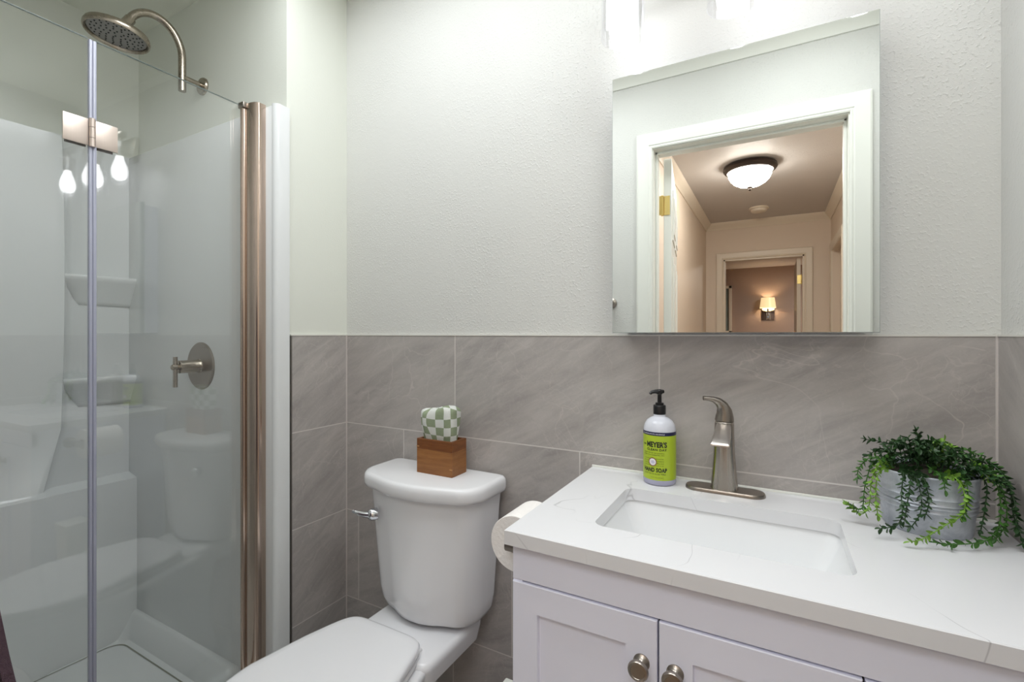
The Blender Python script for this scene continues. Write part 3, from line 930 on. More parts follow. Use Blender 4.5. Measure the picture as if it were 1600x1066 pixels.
obj('drain', LA([(0.024, 0), (0.024, 0.002), (0.020, 0.003), (0.016, 0.001), (0, 0.003)], (cxs, cys, zr - 0.1238), n=28), M['nickel_dark'], sk)

# faucet
FX, FY = -0.096, 1.128
fa = thing('faucet', 'brushed nickel single-handle faucet with oval deck plate behind the sink', 'faucet', (FX, FY, ZK))
bm = bmesh.new()
def stadium(a, b, z, n=14):
    out = []
    for i in range(n + 1):
        t_ = math.radians(-90 + 180 * i / n); out.append(Vector((FX + a - b + b * math.cos(t_), FY + b * math.sin(t_), z)))
    for i in range(n + 1):
        t_ = math.radians(90 + 180 * i / n); out.append(Vector((FX - a + b + b * math.cos(t_), FY + b * math.sin(t_), z)))
    return out
loft(bm, [stadium(0.080, 0.0265, ZK), stadium(0.080, 0.0265, ZK + 0.004), stadium(0.078, 0.0245, ZK + 0.0075), stadium(0.074, 0.0205, ZK + 0.0085)])
obj('deck_plate', bm, M['nickel_dark'], fa, ang=40)
# column, leaning slightly and tapering towards the top
bm = bmesh.new()
rings = []
for z, a, b, oy in ((0.008, 0.0285, 0.024, 0), (0.012, 0.0272, 0.0235, 0), (0.04, 0.0248, 0.023, 0), (0.08, 0.0215, 0.022, 0), (0.12, 0.0200, 0.021, 0), (0.150, 0.0195, 0.020, 0), (0.153, 0.0180, 0.0185, 0)):
    rings.append(sering(FX, FY + oy, ZK + z, a, b, 2.5, 36))
loft(bm, rings)
obj('body', bm, M['nickel'], fa, ang=40)
# hooded spout reaching forward
bm = bmesh.new()
rings = []
for (y, zt_, zb, hw) in ((0.000, 0.1530, 0.112, 0.0150), (-0.018, 0.1525, 0.113, 0.0152), (-0.028, 0.1495, 0.114, 0.0156), (-0.045, 0.1430, 0.115, 0.0162), (-0.062, 0.1365, 0.1155, 0.0168), (-0.078, 0.1300, 0.116, 0.0174), (-0.092, 0.1245, 0.1165, 0.0179), (-0.096, 0.1215, 0.1172, 0.0178)):
    r = []
    for i in range(24):
        t_ = 2 * PI * i / 24
        c_, s_ = math.cos(t_), math.sin(t_)
        x = hw * math.copysign(abs(c_) ** 0.32, c_); zz = (zt_ + zb) / 2 + (zt_ - zb) / 2 * math.copysign(abs(s_) ** 0.6, s_)
        r.append(Vector((FX + x, FY + y, ZK + zz)))
    rings.append(r)
loft(bm, rings)
obj('spout', bm, brushed('spout_nickel_lit', srgb(214, 208, 202), 0.34), fa, ang=60)  # lighter copy of the nickel: bright reflections put into its colour
# curved handle: a cone bending over into a short flat lever
bm = bmesh.new()
pts = [(0, 0, 0.155), (0.0005, 0, 0.165), (0, -0.001, 0.176), (-0.004, -0.003, 0.188), (-0.012, -0.008, 0.197), (-0.022, -0.013, 0.2015), (-0.031, -0.017, 0.2030), (-0.040, -0.021, 0.2035)]
wa = [0.0195, 0.0180, 0.0155, 0.0120, 0.0088, 0.0060, 0.0050, 0.0048]
wb = [0.0195, 0.0185, 0.0165, 0.0135, 0.0105, 0.0080, 0.0070, 0.0068]
rings = []
for i, p in enumerate(pts):
    p = Vector(p)
    d = (Vector(pts[min(i + 1, 7)]) - Vector(pts[max(i - 1, 0)])).normalized()
    side = Vector((0.47, -0.88, 0))          # across the lever
    side = (side - d * side.dot(d)).normalized(); up = d.cross(side)
    rings.append([Vector((FX, FY, ZK)) + p + side * (wb[i] * math.cos(2 * PI * k / 28)) + up * (wa[i] * math.sin(2 * PI * k / 28)) for k in range(28)])
loft(bm, rings)
obj('handle', bm, M['nickel_dark'], fa, ang=50)

# ------------------------------------------------------------------ soap bottle
SBX, SBY = -0.2335, 1.128
sb = thing('soap_dispenser', 'hand soap pump bottle with lime green label and black pump beside the faucet', 'soap bottle', (SBX, SBY, ZK))
R = 0.0362
obj('bottle', LA([(0, 0), (0.031, 0), (0.0345, 0.002), (R, 0.006), (R, 0.120), (0.0355, 0.127), (0.033, 0.136), (0.028, 0.144), (0.020, 0.150), (0.0145, 0.1525), (0.0135, 0.155), (0.0135, 0.160), (0, 0.160)], (SBX, SBY, ZK), n=56), M['bottle'], sb)
obj('bottle_base', LA([(0.0347, 0.0018), (R + 0.0002, 0.0058), (R + 0.0002, 0.0136)], (SBX, SBY, ZK), n=72), simple('soap_liquid_tint', srgb(170, 170, 192), 0.2, var=0.05), sb)
obj('label', LA([(R + 0.0003, 0.0135), (R + 0.0003, 0.1135)], (SBX, SBY, ZK), n=72), M['label_green'], sb)
obj('label_band', LA([(R + 0.00035, 0.1135), (R + 0.00035, 0.1215)], (SBX, SBY, ZK), n=72), M['label_navy'], sb)
pm = obj('pump', LA([(0, 0.158), (0.0138, 0.158), (0.0140, 0.160), (0.0140, 0.1775), (0.0130, 0.1790), (0.0095, 0.1795), (0.0092, 0.184), (0.0048, 0.185), (0.0045, 0.203), (0.0060, 0.204), (0.0068, 0.2065), (0.0068, 0.212), (0.005, 0.214), (0, 0.2145)], (SBX, SBY, ZK), n=32), M['black_plastic'], sb)
nd_ = Vector((-0.80, -0.60, 0))
p0 = Vector((SBX, SBY, ZK + 0.2095))
obj('nozzle', tube(bmesh.new(), [p0 - nd_ * 0.010, p0, p0 + nd_ * 0.012 + Vector((0, 0, 0.0005)), p0 + nd_ * 0.020 - Vector((0, 0, 0.001)), p0 + nd_ * 0.0235 - Vector((0, 0, 0.005))], [0.004, 0.0062, 0.0042, 0.0038, 0.0032], 12), M['black_plastic'], pm)

A0 = math.atan2(-SBY, -SBX)          # direction towards the room
LABEL_ANG = -PI / 2 - math.radians(14)


def bottle_text(name, body, width, height, zc, m, ang=0.0, bold=0.0, sp=1.0):
    cu = bpy.data.curves.new('t', 'FONT'); cu.body = body; cu.size = 1.0; cu.offset = bold; cu.space_character = sp
    cu.resolution_u = 3
    to_ = bpy.data.objects.new('t', cu); C.objects.link(to_)
    bpy.context.view_layer.update()
    me = bpy.data.meshes.new_from_object(to_.evaluated_get(bpy.context.evaluated_depsgraph_get()))
    bpy.data.objects.remove(to_); bpy.data.curves.remove(cu)
    xs = [v.co.x for v in me.vertices]; ys = [v.co.y for v in me.vertices]
    x0, x1, y0, y1 = min(xs), max(xs), min(ys), max(ys)
    bm = bmesh.new(); bm.from_mesh(me); bpy.data.meshes.remove(me)
    bmesh.ops.subdivide_edges(bm, edges=[e for e in bm.edges if e.calc_length() > 0.2], cuts=2)
    bmesh.ops.triangulate(bm, faces=bm.faces)
    rr = R + 0.0007
    for v in bm.verts:
        u = (v.co.x - (x0 + x1) / 2) / (x1 - x0) * width; h = (v.co.y - (y0 + y1) / 2) / (y1 - y0) * height
        a = LABEL_ANG + ang + u / rr
        v.co = Vector((SBX + rr * math.cos(a), SBY + rr * math.sin(a), ZK + zc + h))
    me = bpy.data.meshes.new(name); bm.to_mesh(me); bm.free()
    me.transform(Matrix.Translation(-worg(sb)))
    o = bpy.data.objects.new(name, me); C.objects.link(o); me.materials.append(m); o.parent = sb
    return o


bottle_text('brand_lettering', 'MEYER\'S', 0.047, 0.0130, 0.094, M['label_ink'], 0.26, 0.04)
bottle_text('brand_prefix', 'MRS.', 0.009, 0.0035, 0.0925, M['label_ink'], -0.56, 0.02)
bottle_text('line_lettering', 'CLEAN DAY', 0.046, 0.0052, 0.0823, M['label_ink'], 0.26, 0.03, 1.15)
bottle_text('band_lettering', 'AROMATHERAPEUTIC HOUSEHOLD', 0.056, 0.0026, 0.1172, M['label_white'], 0.0)
bottle_text('small_lettering', 'NEVER TESTED ON ANIMALS', 0.050, 0.0022, 0.0745, M['label_ink'], 0.05)
bottle_text('small_lettering', 'MADE WITH ESSENTIAL OILS', 0.050, 0.0022, 0.0700, M['label_ink'], 0.05)
for zc, s1, s2 in ((0.0615, 'A HARD WORKING', 'GENTLE SCENT'), (0.0565, 'BUT SOFT', 'OF GARDENS'), (0.0515, 'CLEANER', 'PURE & TRUE'), (0.0465, 'LIQUID', 'THAT IS ALL')):
    bottle_text('small_lettering', s1, 0.016, 0.0018, zc, M['label_ink'], -0.36)
    bottle_text('small_lettering', s2, 0.018, 0.0018, zc, M['label_ink'], 0.46)
bottle_text('product_lettering', 'HAND SOAP', 0.056, 0.0098, 0.0365, M['label_ink'], 0.14, 0.04, 1.05)
bottle_text('small_lettering', 'OLIVE OIL & ALOE VERA', 0.054, 0.0028, 0.0277, M['label_ink'], 0.10)
bottle_text('small_lettering', '12.5 FL OZ (370 mL)', 0.028, 0.0020, 0.0195, M['label_ink'], 0.28)


def emblem(name, r0, r1, m, dr_):
    bm = bmesh.new(); rr = R + dr_; n = 32; a_, b_ = [], []
    for rad, lst in ((r0, a_), (r1, b_)):
        for i in range(n):
            u = rad * math.cos(2 * PI * i / n); h = rad * math.sin(2 * PI * i / n); a = LABEL_ANG + 0.03 + u / rr
            lst.append(bm.verts.new((SBX + rr * math.cos(a), SBY + rr * math.sin(a), ZK + 0.0545 + h)))
    for i in range(n): bm.faces.new((a_[i], a_[(i + 1) % n], b_[(i + 1) % n], b_[i]))
    if r0 > 1e-4 and name == 'emblem_disc': bm.faces.new(a_)
    obj(name, bm, m, sb)
emblem('emblem_disc', 0.0040, 0.0082, M['label_white'], 0.0009)
emblem('emblem_ring', 0.0078, 0.0096, M['label_brown'], 0.0012)
for zc in (0.0568, 0.0545, 0.0522):
    bottle_text('emblem_lettering', 'CLEANING' if zc == 0.0545 else 'SOAPS', 0.010 if zc == 0.0545 else 0.006, 0.0016, zc, M['label_violet'], 0.03, 0.01).location.y = -0.0006

# ------------------------------------------------------------------ plant in galvanised pot
PX, PY = 0.236, 1.098
pl = thing('potted_plant', 'trailing green plant in a ribbed galvanised steel pot on the countertop', 'plant', (PX, PY, ZK))
prof = [(0, 0), (0.0600, 0), (0.0615, 0.002)]
for z, dr_ in ((0.030, 0), (0.040, 0), (0.0425, 0.0026), (0.0455, 0), (0.048, 0), (0.0505, 0.0026), (0.0535, 0.0), (0.0560, 0.0026), (0.0590, 0), (0.064, 0), (0.0665, 0.0026), (0.0695, 0), (0.075, 0), (0.098, 0.0)):
    prof.append((0.0615 + 0.0095 * z / 0.1 + dr_, z))
prof += [(0.0722, 0.0995), (0.0735, 0.1015), (0.0722, 0.1035), (0.0700, 0.1025), (0.0695, 0.095), (0.068, 0.085), (0, 0.085)]
obj('pot', LA(prof, (PX, PY, ZK), n=64), M['galv'], pl, ang=75)
random.seed(4)
bm = LA([(0, 0.1105), (0.03, 0.108), (0.055, 0.099), (0.0685, 0.088)], (PX, PY, ZK), n=32)
for v in bm.verts: v.co.z += 0.006 * mn.noise(v.co * 60)
obj('moss', bm, M['soil'], pl)


def leaf_geo(bm, p, d, up, L, W):
    d = d.normalized(); s = d.cross(up)
    if s.length < 1e-4: s = d.cross(Vector((1, 0, 0)))
    s.normalize(); nrm = s.cross(d)
    c_ = [(0, 0, 0), (0.3, 0.42, 0.10), (0.62, 0.5, 0.12), (0.88, 0.26, 0.05), (1, 0, 0), (0.88, -0.26, 0.05), (0.62, -0.5, 0.12), (0.3, -0.42, 0.10)]
    vs = [bm.verts.new(p + d * (L * a) + s * (W * b) + nrm * (L * h)) for a, b, h in c_]
    m1 = bm.verts.new(p + d * (L * 0.35) - nrm * (L * 0.03)); m2 = bm.verts.new(p + d * (L * 0.7) - nrm * (L * 0.01))
    for f in ((0, 1, m1), (1, 2, m2, m1), (2, 3, m2), (3, 4, m2), (4, 5, m2), (5, 6, m2), (6, 7, m1, m2), (7, 0, m1)):
        bm.faces.new([vs[i] if isinstance(i, int) else i for i in f])


def strand(pts, m, step=0.0058, L=0.0115, W=0.0062, thin=0.0009, jit=1.0):
    P = spline([Vector((PX, PY, ZK)) + Vector(p) for p in pts], 10)
    for p in P:                                   # keep clear of counter and walls
        p.z = max(p.z, ZK + 0.006); p.y = min(p.y, YB - 0.008); p.x = min(p.x, XR - 0.008)
    bm = bmesh.new()
    tube(bm, P, thin, 6)
    acc = 0; k = 0
    for a, b in zip(P, P[1:]):
        acc += (b - a).length
        if acc > step:
            acc = 0; k += 1
            t_ = (b - a).normalized()
            x, y, _ = frame_from(t_)
            for q in (0, 1):
                an = k * 1.1 + q * PI + random.uniform(-0.5, 0.5) * jit
                out = x * math.cos(an) + y * math.sin(an)
                sz = random.uniform(0.75, 1.15)
                d = (out * 1.0 + t_ * 0.75)
                tip = b + d.normalized() * L * sz
                if tip.z < ZK + 0.002: d.z = abs(d.z) * 0.3
                if tip.y > YB - 0.003: d.y = -abs(d.y)
                if tip.x > XR - 0.003: d.x = -abs(d.x)
                leaf_geo(bm, b, d, t_, L * sz, W * sz * 1.15)
    leaf_geo(bm, P[-1], P[-1] - P[-2], Vector((0, 0, 1)), L, W)
    return obj('trailing_stem', bm, m, pl)


GD, GM, GL = M['green_dark'], M['green_mid'], M['green_light']
S = [
 (GL, [(-0.053, -0.02, 0.104), (-0.072, -0.04, 0.112), (-0.085, -0.05, 0.083), (-0.089, -0.05, 0.037), (-0.101, -0.05, 0.020), (-0.120, -0.05, 0.034)]),
 (GM, [(-0.045, -0.01, 0.108), (-0.078, -0.03, 0.112), (-0.093, -0.04, 0.070), (-0.098, -0.045, 0.030), (-0.112, -0.05, 0.028)]),
 (GL, [(-0.050, -0.03, 0.105), (-0.074, -0.05, 0.100), (-0.080, -0.055, 0.060), (-0.078, -0.06, 0.026)]),
 (GM, [(-0.049, -0.03, 0.105), (-0.082, -0.04, 0.122), (-0.102, -0.04, 0.100), (-0.104, -0.04, 0.080)]),
 (GD, [(-0.038, -0.04, 0.112), (-0.046, -0.078, 0.107), (-0.049, -0.080, 0.071), (-0.048, -0.080, 0.039), (-0.058, -0.092, 0.022), (-0.080, -0.105, 0.018)]),
 (GD, [(-0.036, -0.04, 0.112), (-0.037, -0.080, 0.106), (-0.040, -0.083, 0.075), (-0.046, -0.086, 0.030)]),
 (GD, [(-0.026, -0.04, 0.112), (-0.030, -0.082, 0.104), (-0.024, -0.084, 0.075), (-0.025, -0.084, 0.046), (-0.038, -0.092, 0.024)]),
 (GD, [(-0.020, -0.04, 0.112), (-0.020, -0.082, 0.102), (-0.014, -0.084, 0.070), (-0.018, -0.084, 0.045)]),
 (GL, [(0.011, -0.04, 0.108), (0.022, -0.072, 0.108), (0.031, -0.078, 0.087), (0.028, -0.082, 0.055), (0.000, -0.100, 0.035), (-0.030, -0.120, 0.016), (-0.045, -0.124, 0.010)]),
 (GM, [(0.020, -0.03, 0.108), (0.034, -0.066, 0.106), (0.036, -0.074, 0.080), (0.030, -0.078, 0.05)]),
 (GM, [(-0.005, -0.03, 0.115), (0.004, -0.078, 0.108), (0.006, -0.083, 0.090)]),
 (GD, [(0.045, -0.02, 0.104), (0.068, -0.035, 0.100), (0.066, -0.042, 0.060), (0.060, -0.045, 0.022)]),
 (GM, [(0.041, -0.02, 0.110), (0.075, -0.03, 0.110), (0.084, -0.04, 0.078), (0.080, -0.050, 0.034), (0.055, -0.080, 0.016), (0.010, -0.105, 0.010), (-0.010, -0.110, 0.010)]),
 (GM, [(0.041, -0.02, 0.110), (0.078, -0.02, 0.114), (0.092, -0.03, 0.080), (0.090, -0.045, 0.040), (0.074, -0.060, 0.016)]),
 (GD, [(0.050, 0.0, 0.112), (0.085, 0.0, 0.119), (0.104, -0.01, 0.090), (0.103, -0.03, 0.050), (0.106, -0.055, 0.014)]),
 (GD, [(0.045, 0.01, 0.112), (0.080, 0.0, 0.125), (0.098, -0.02, 0.102), (0.104, -0.035, 0.065), (0.100, -0.05, 0.036)]),
 (GM, [(0.040, 0.02, 0.112), (0.072, 0.01, 0.128), (0.094, 0.0, 0.118), (0.104, -0.01, 0.095)]),
 (GD, [(-0.015, 0.02, 0.112), (-0.004, 0.02, 0.144), (-0.010, 0.02, 0.166)]),
 (GD, [(-0.020, 0.02, 0.112), (0.004, 0.01, 0.140), (0.010, 0.0, 0.152), (0.012, -0.01, 0.142)]),
 (GD, [(-0.039, 0.02, 0.110), (-0.058, 0.02, 0.138), (-0.082, 0.02, 0.142)]),
]
for m_, p_ in S: strand(p_, m_)
# the mound of short shoots on top
for i in range(46):
    a = random.uniform(0, 2 * PI); r = 0.066 * math.sqrt(random.random())
    ox, oy = r * math.cos(a), r * math.sin(a)
    k = 1 - (r / 0.066) ** 2
    h = 0.022 + 0.026 * k * random.uniform(0.5, 1.2)
    lean = Vector((ox * 0.45 + random.uniform(-0.02, 0.02), oy * 0.35 + random.uniform(-0.02, 0.016), 0))
    b0 = Vector((ox * 0.8, oy * 0.8, 0.098 + 0.01 * k))
    p1 = b0 + lean * 0.5 + Vector((0, 0, h)); p2 = b0 + lean * 1.2 + Vector((0, 0, h * 0.9)); 
    if r > 0.045: p2.z = b0.z + h * 0.3
    strand([b0, p1, p2], random.choice([GD, GD, GD, GM, GL]), step=0.005)

# ------------------------------------------------------------------ toilet
TX = -0.867
ZTL = ZC - 0.397
to = thing('toilet', 'white two-piece toilet with closed lid between shower and vanity', 'toilet', (TX - 0.01, 0.85, 0))


def dring(xc, y0, y1, hw, z, r=0.05, bow=0.03, n=14, back_r=0.02):
    """D-shaped outline: straight back at y1, bowed front at y0, rounded corners"""
    base = []
    rr = r
    m = 8
    for i in range(m + 1):                      # back right corner
        a = math.radians(0 + 90 * i / m); base.append((hw - back_r + back_r * math.cos(a), y1 - back_r + back_r * math.sin(a)))
    for i in range(m + 1):
        a = math.radians(90 + 90 * i / m); base.append((-hw + back_r + back_r * math.cos(a), y1 - back_r + back_r * math.sin(a)))
    for i in range(m + 1):
        a = math.radians(180 + 80 * i / m); base.append((-hw + rr + rr * math.cos(a), y0 + bow + rr + rr * math.sin(a)))
    xs = hw - rr - 0.0
    for i in range(1, n):
        t_ = -1 + 2 * i / n
        x = xs * t_ * 0.98
        base.append((x, y0 + bow * (abs(t_) ** 2.2)))
    for i in range(m + 1):
        a = math.radians(280 + 80 * i / m); base.append((hw - rr + rr * math.cos(a), y0 + bow + rr + rr * math.sin(a)))
    return [Vector((xc + x, y, z)) for x, y in base]


# lid
y0l, y1l = 0.955, 1.172
rings = [dring(TX, y0l + 0.014, y1l, 0.197, ZTL - 0.044, 0.075, 0.028), dring(TX, y0l + 0.003, y1l, 0.2045, ZTL - 0.040, 0.075, 0.028), dring(TX, y0l, y1l, 0.207, ZTL - 0.030, 0.075, 0.028),
         dring(TX, y0l, y1l, 0.207, ZTL - 0.016, 0.075, 0.028), dring(TX, y0l + 0.0015, y1l - 0.001, 0.2055, ZTL - 0.008, 0.075, 0.028), dring(TX, y0l + 0.006, y1l - 0.004, 0.201, ZTL - 0.002, 0.072, 0.028), dring(TX, y0l + 0.014, y1l - 0.010, 0.193, ZTL, 0.068, 0.028)]
obj('tank_lid', loft(bmesh.new(), rings), M['ceramic'], to, ang=60)
# tank
rings = []
for z, y0, hw, r, rb in ((ZTL - 0.407, 1.035, 0.125, 0.05, 0.03), (ZTL - 0.405, 1.015, 0.150, 0.06, 0.03), (ZTL - 0.395, 1.000, 0.166, 0.068, 0.03), (ZTL - 0.375, 0.992, 0.177, 0.075, 0.03), (ZTL - 0.34, 0.987, 0.182, 0.075, 0.025),
                     (ZTL - 0.22, 0.981, 0.189, 0.072, 0.02), (ZTL - 0.10, 0.975, 0.197, 0.072, 0.02), (ZTL - 0.043, 0.972, 0.203, 0.072, 0.02)):
    rings.append(dring(TX, y0, 1.166, hw * 0.955, z + 0.008, r, 0.028, back_r=rb))
obj('tank', loft(bmesh.new(), rings), M['ceramic'], to, ang=60)
# flush lever on the left of the tank front
lx, ly, lz = TX - 0.128, 0.984, ZTL - 0.112
ld = Vector((-0.55, -0.83, 0)).normalized()
fl = obj('flush_lever', LA([(0, -0.01), (0.017, -0.01), (0.017, 0.006), (0.015, 0.012), (0.009, 0.016), (0, 0.017)], (lx, ly + 0.002, lz), ld, 28), M['chrome'], to)
p = Vector((lx, ly + 0.002, lz)) + ld * 0.011
obj('lever_arm', tube(bmesh.new(), [p + Vector((0.004, 0, 0)), p + Vector((-0.012, -0.008, 0.001)), p + Vector((-0.030, -0.016, 0.005)), p + Vector((-0.043, -0.020, 0.009)), p + Vector((-0.046, -0.0205, 0.010))], [0.0085, 0.0085, 0.0068, 0.0050, 0.002], 16), M['chrome'], fl)

# bowl, one lofted body (pedestal, rim and rear deck)
BXC = TX - 0.026
def egg(xc, z, hw, yf, yb, hb, n=72, er=3.4):
    """outline: front ellipse to yf, widest at ym, squared rear of half width hb ending at yb"""
    out = []
    ym = yf + 0.24 * (hw / 0.185)
    for i in range(n):
        t_ = 2 * PI * i / n
        c_, s_ = math.cos(t_), math.sin(t_)
        if s_ < 0:
            x = hw * math.copysign(abs(c_) ** (2 / 2.1), c_); y = ym + (ym - yf) * s_
        else:
            y = ym + (yb - ym) * (abs(s_) ** (2 / er))
            f = max(0, min(1, (y - ym) / (yb - ym)))
            w_ = hw + (hb - hw) * (f * f * (3 - 2 * f))
            x = w_ * math.copysign(abs(c_) ** (2 / er), c_)
        out.append(Vector((xc + x, y, z)))
    return out
ZR = ZC - 0.812                  # rim / deck top
rings = [egg(BXC, 0.0, 0.115, 0.60, 1.10, 0.115), egg(BXC, 0.02, 0.118, 0.595, 1.10, 0.118), egg(BXC, 0.12, 0.105, 0.60, 1.08, 0.105), egg(BXC, 0.22, 0.115, 0.56, 1.08, 0.100),
         egg(BXC, 0.30, 0.150, 0.50, 1.09, 0.108), egg(BXC, ZR - 0.05, 0.176, 0.462, 1.10, 0.122), egg(BXC, ZR - 0.018, 0.186, 0.452, 1.105, 0.132), egg(BXC, ZR - 0.006, 0.186, 0.452, 1.105, 0.132), egg(BXC, ZR, 0.178, 0.460, 1.098, 0.124)]
obj('bowl', loft(bmesh.new(), rings), M['ceramic'], to, ang=60)
# deck that carries the tank
bm = bmesh.new()
loft(bm, [rrect(TX - 0.135, TX + 0.129, 0.90, 1.15, ZR - 0.05, 0.03), rrect(TX - 0.143, TX + 0.137, 0.89, 1.155, ZR - 0.01, 0.03), rrect(TX - 0.143, TX + 0.137, 0.89, 1.155, ZR + 0.004, 0.03), rrect(TX - 0.133, TX + 0.127, 0.90, 1.150, ZR + 0.012, 0.028)])
obj('tank_deck', bm, M['ceramic'], to, ang=60)
# seat ring (under the lid) and lid
def lidring(z, ins, yb=0.938, hb=0.137):
    return egg(BXC, z, 0.181 - ins, 0.440 + ins, yb - ins, hb - ins * 0.6, er=7.0)
bm = bmesh.new()
loft(bm, [lidring(ZR + 0.003, 0.006), lidring(ZR + 0.006, 0.001), lidring(ZR + 0.016, 0.001), lidring(ZR + 0.019, 0.005)])
obj('seat', bm, M['seat'], to, ang=60)
bm = bmesh.new()
loft(bm, [lidring(ZR + 0.0215, 0.005), lidring(ZR + 0.024, 0.0), lidring(ZR + 0.036, -0.001), lidring(ZR + 0.042, 0.003), lidring(ZR + 0.0455, 0.012), lidring(ZR + 0.047, 0.030)])
obj('seat_lid', bm, M['seat'], to, ang=60)
for s in (-1, 1):
    obj('seat_hinge', B(BXC + s * 0.085 - 0.028, BXC + s * 0.085 + 0.028, 0.926, 0.943, ZR + 0.001, ZR + 0.018, 0.005, 3), M['seat'], to)

# wooden box on the tank
bx0, bx1, by0, by1 = -0.905, -0.780, 1.066, 1.136
ba = thing('wooden_box', 'small acacia wood box standing on the toilet tank lid', 'box', ((bx0 + bx1) / 2, (by0 + by1) / 2, ZTL))
BH = 0.098
def tray(x0, x1, y0, y1, z0, z1, th, floor=True):
    bm = bmesh.new()
    box(bm, x0, x1, y0, y0 + th, z0, z1, 0.0006, 1); box(bm, x0, x1, y1 - th, y1, z0, z1, 0.0006, 1)
    box(bm, x0, x0 + th, y0 + th, y1 - th, z0, z1); box(bm, x1 - th, x1, y0 + th, y1 - th, z0, z1)
    if floor: box(bm, x0 + th, x1 - th, y0 + th, y1 - th, z0, z0 + th)
    return bm
obj('box_body', tray(bx0, bx1, by0, by1, ZTL, ZTL + BH * 0.70, 0.008), M['wood'], ba, smooth=False)
obj('box_rim', tray(bx0, bx1, by0, by1, ZTL + BH * 0.70 + 0.0002, ZTL + BH, 0.008, False), M['wood_dark'], ba, smooth=False)
obj('joint_plug', B(bx0 - 0.0003, bx0 + 0.009, by0 - 0.0004, by0 + 0.002, ZTL + 0.074, ZTL + 0.0775), M['wood_plug'], ba, smooth=False)
obj('joint_plug', B(bx1 - 0.009, bx1 + 0.0003, by0 - 0.0004, by0 + 0.002, ZTL + 0.020, ZTL + 0.0235), M['wood_plug'], ba, smooth=False)
# rolled washcloth in the box
cxc, cyc = (bx0 + bx1) / 2 - 0.002, (by0 + by1) / 2 - 0.002
bm = bmesh.new()
n, rows = 72, 34
rings = []
z0, z1 = ZTL + 0.012, ZTL + BH + 0.090
for j in range(rows + 1):
    f = j / rows
    z = z0 + (z1 - z0) * f
    k = 1.0
    hx = 0.0520 if f < 0.48 else 0.0520 + 0.0055 * math.sin((f - 0.48) / 0.52 * PI * 0.62)
    hy = 0.0225 if f < 0.48 else 0.0225 + 0.012 * math.sin((f - 0.48) / 0.52 * PI * 0.7)
    if f > 0.86:
        q = (f - 0.86) / 0.14
        k = max(0.01, (1 - q ** 3.4)) ** 0.5
        z = z0 + (z1 - z0) * (0.86 + 0.14 * (1 - (1 - q) ** 1.5))
    ring = sering(cxc, cyc, z, hx * (0.12 + 0.88 * k), hy * k, 3.4, n)
    out = []
    for i, p in enumerate(ring):
        a = 2 * PI * i / n
        d = Vector((p.x - cxc, p.y - cyc, 0))
        w_ = 1 + (0.035 * mn.noise(Vector((p.x * 28, p.y * 28, z * 20))) + 0.03 * math.sin(a * 7 + 3 * f)) * max(0, f - 0.42) * 2.6
        zz = z + (0.010 * mn.noise(Vector((p.x * 36, 3.1, p.y * 30))) + 0.006 * max(-1, min(1, (p.x - cxc) / 0.03))) * max(0, f - 0.6) * 2.5
        out.append(Vector((cxc + d.x * w_, cyc + d.y * w_, zz)))
    rings.append(out)
loft(bm, rings)
uvl = bm.loops.layers.uv.new('uv')
for f_ in bm.faces:
    for lp in f_.loops:
        co = lp.vert.co
        nx = f_.normal if f_.normal.length else Vector((0, -1, 0))
        u_ = (co.x - cxc) + (co.y - cyc) * (1 if co.x > cxc else -1) * 0.9
        vv_ = co.z - ZTL
        if co.z > z1 - 0.012: vv_ += (co.y - cyc) * 0.4
        lp[uv_ := uvl].uv = (u_ + 0.0128, vv_ + 0.0)
cl = obj('washcloth', bm, M['terry'], None, origin=(cxc, cyc, ZTL + 0.012), ang=80)
tag(cl, 'green and white checked terry washcloth stuffed into the wooden box', 'cloth')

# ------------------------------------------------------------------ toilet paper on the side of the vanity
ph_ = thing('toilet_paper_holder', 'brushed nickel paper holder fixed to the side of the vanity', 'paper holder', (VX0, 0.86, 0.80))
RX, RZ = -0.470, 0.800
obj('rod', tube(bmesh.new(), [(RX, 0.842, RZ), (RX, 0.975, RZ)], 0.0075, 20), M['nickel_y'], ph_)
obj('post', tube(bmesh.new(), [(RX - 0.010, 0.846, RZ), (VX0 - 0.004, 0.846, RZ)], 0.0125, 20), M['nickel_dark'], ph_)
obj('mounting_plate', LA([(0, 0), (0.021, 0), (0.021, 0.005), (0.017, 0.008), (0, 0.008)], (VX0, 0.846, RZ), (-1, 0, 0), 28), M['nickel_dark'], ph_)
tp = thing('toilet_paper_roll', 'white toilet paper roll hanging on the holder beside the vanity', 'toilet paper', (RX, 0.91, RZ))
RR = 0.058
obj('roll', LA([(0.020, 0), (RR - 0.001, 0), (RR, 0.001), (RR, 0.103), (RR - 0.001, 0.104), (0.020, 0.104), (0.020, 0)], (RX, 0.861, RZ - 0.004), (0, 1, 0), 64), M['paper'], tp)
obj('core', LA([(0.0195, 0.0), (0.0195, 0.104), (0.0185, 0.104), (0.0185, 0.0), (0.0195, 0)], (RX, 0.861, RZ - 0.004), (0, 1, 0), 32), simple('brown_card', srgb(170, 140, 110), 0.9, var=0.1), tp)

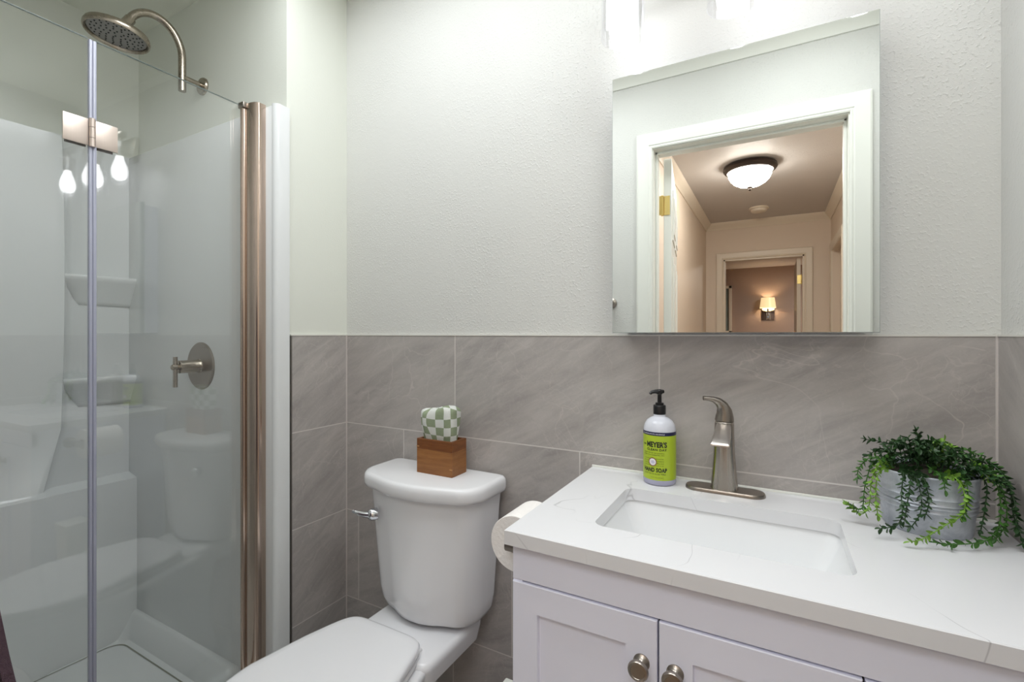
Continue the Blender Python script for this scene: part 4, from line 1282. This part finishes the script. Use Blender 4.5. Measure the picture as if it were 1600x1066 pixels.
# slim white bin between toilet and vanity
wb_ = thing('waste_bin', 'slim white bin tucked against the side of the vanity, only its top corner showing', 'bin', (-0.456, 0.84, 0))
bm = bmesh.new()
loft(bm, [rrect(-0.492, -0.420, 0.808, 0.870, 0.0, 0.008), rrect(-0.500, -0.412, 0.800, 0.880, 0.485, 0.008)], True, False)
loft(bm, [rrect(-0.500, -0.412, 0.800, 0.880, 0.485, 0.008), rrect(-0.496, -0.416, 0.804, 0.876, 0.485, 0.008), rrect(-0.490, -0.422, 0.811, 0.868, 0.01, 0.006)], False, True)
obj('bin_body', bm, M['trimw'], wb_, ang=40)
obj('bin_lid', B(-0.503, -0.410, 0.798, 0.882, 0.486, 0.497, 0.003), M['trimw'], wb_)

# ------------------------------------------------------------------ towel bar, towel on the door wall
tb = thing('towel_bar', 'brushed nickel towel bar with round end posts on the door wall, in mirror', 'towel bar', (-0.9, YF, 1.37))
for x in (-0.655, -1.20):
    obj('post', LA([(0, 0), (0.024, 0), (0.024, 0.006), (0.014, 0.012), (0.010, 0.03), (0.010, 0.040), (0.014, 0.046), (0.014, 0.058), (0.010, 0.061), (0, 0.061)], (x, YF, 1.373), (0, 1, 0), 28), M['nickel_dark'], tb)
obj('bar', tube(bmesh.new(), [(-1.20, YF + 0.052, 1.373), (-0.650, YF + 0.052, 1.373)], 0.008, 18), M['nickel_dark'], tb)
bm = bmesh.new()
rings = []
nseg = 26
path = []
for i in range(9):
    path.append((0.030 + 0.0, 0.72 + 0.64 * i / 8 * 0.995))
cy_, cz_ = YF + 0.052, 1.373
sec = []
for i in range(10): sec.append((YF + 0.018 - 0.0 + 0.030 * (i / 9) ** 2, 0.70 + (1.37 - 0.70) * i / 9))
for i in range(1, 8):
    a = PI - PI * i / 8; sec.append((cy_ + 0.014 * math.cos(a), cz_ + 0.014 * math.sin(a)))
for i in range(12):
    f = i / 11; z_ = 1.37 - 0.75 * f; q_ = max(0, min(1, (1.08 - z_) / 0.4)); sec.append((0.160 + 0.055 * q_ ** 1.25, z_))
for k in range(nseg + 1):
    x = -1.10 + 0.395 * k / nseg
    out = [Vector((x, y + 0.0015 * mn.noise(Vector((x * 12, z * 5, 0))), z)) for y, z in sec]
    rings.append(out)
R_ = [[bm.verts.new(p) for p in r] for r in rings]
for a, b in zip(R_, R_[1:]):
    for i in range(len(a) - 1): bm.faces.new((a[i], a[i + 1], b[i + 1], b[i]))
bmesh.ops.recalc_face_normals(bm, faces=bm.faces)
bmesh.ops.solidify(bm, geom=bm.faces[:], thickness=0.009)
tw = obj('towel', bm, M['towel'], None, ang=70, origin=(-0.9, YF + 0.06, 1.0))
tag(tw, 'plum brown plush towel at the bottom left edge of the picture', 'towel')
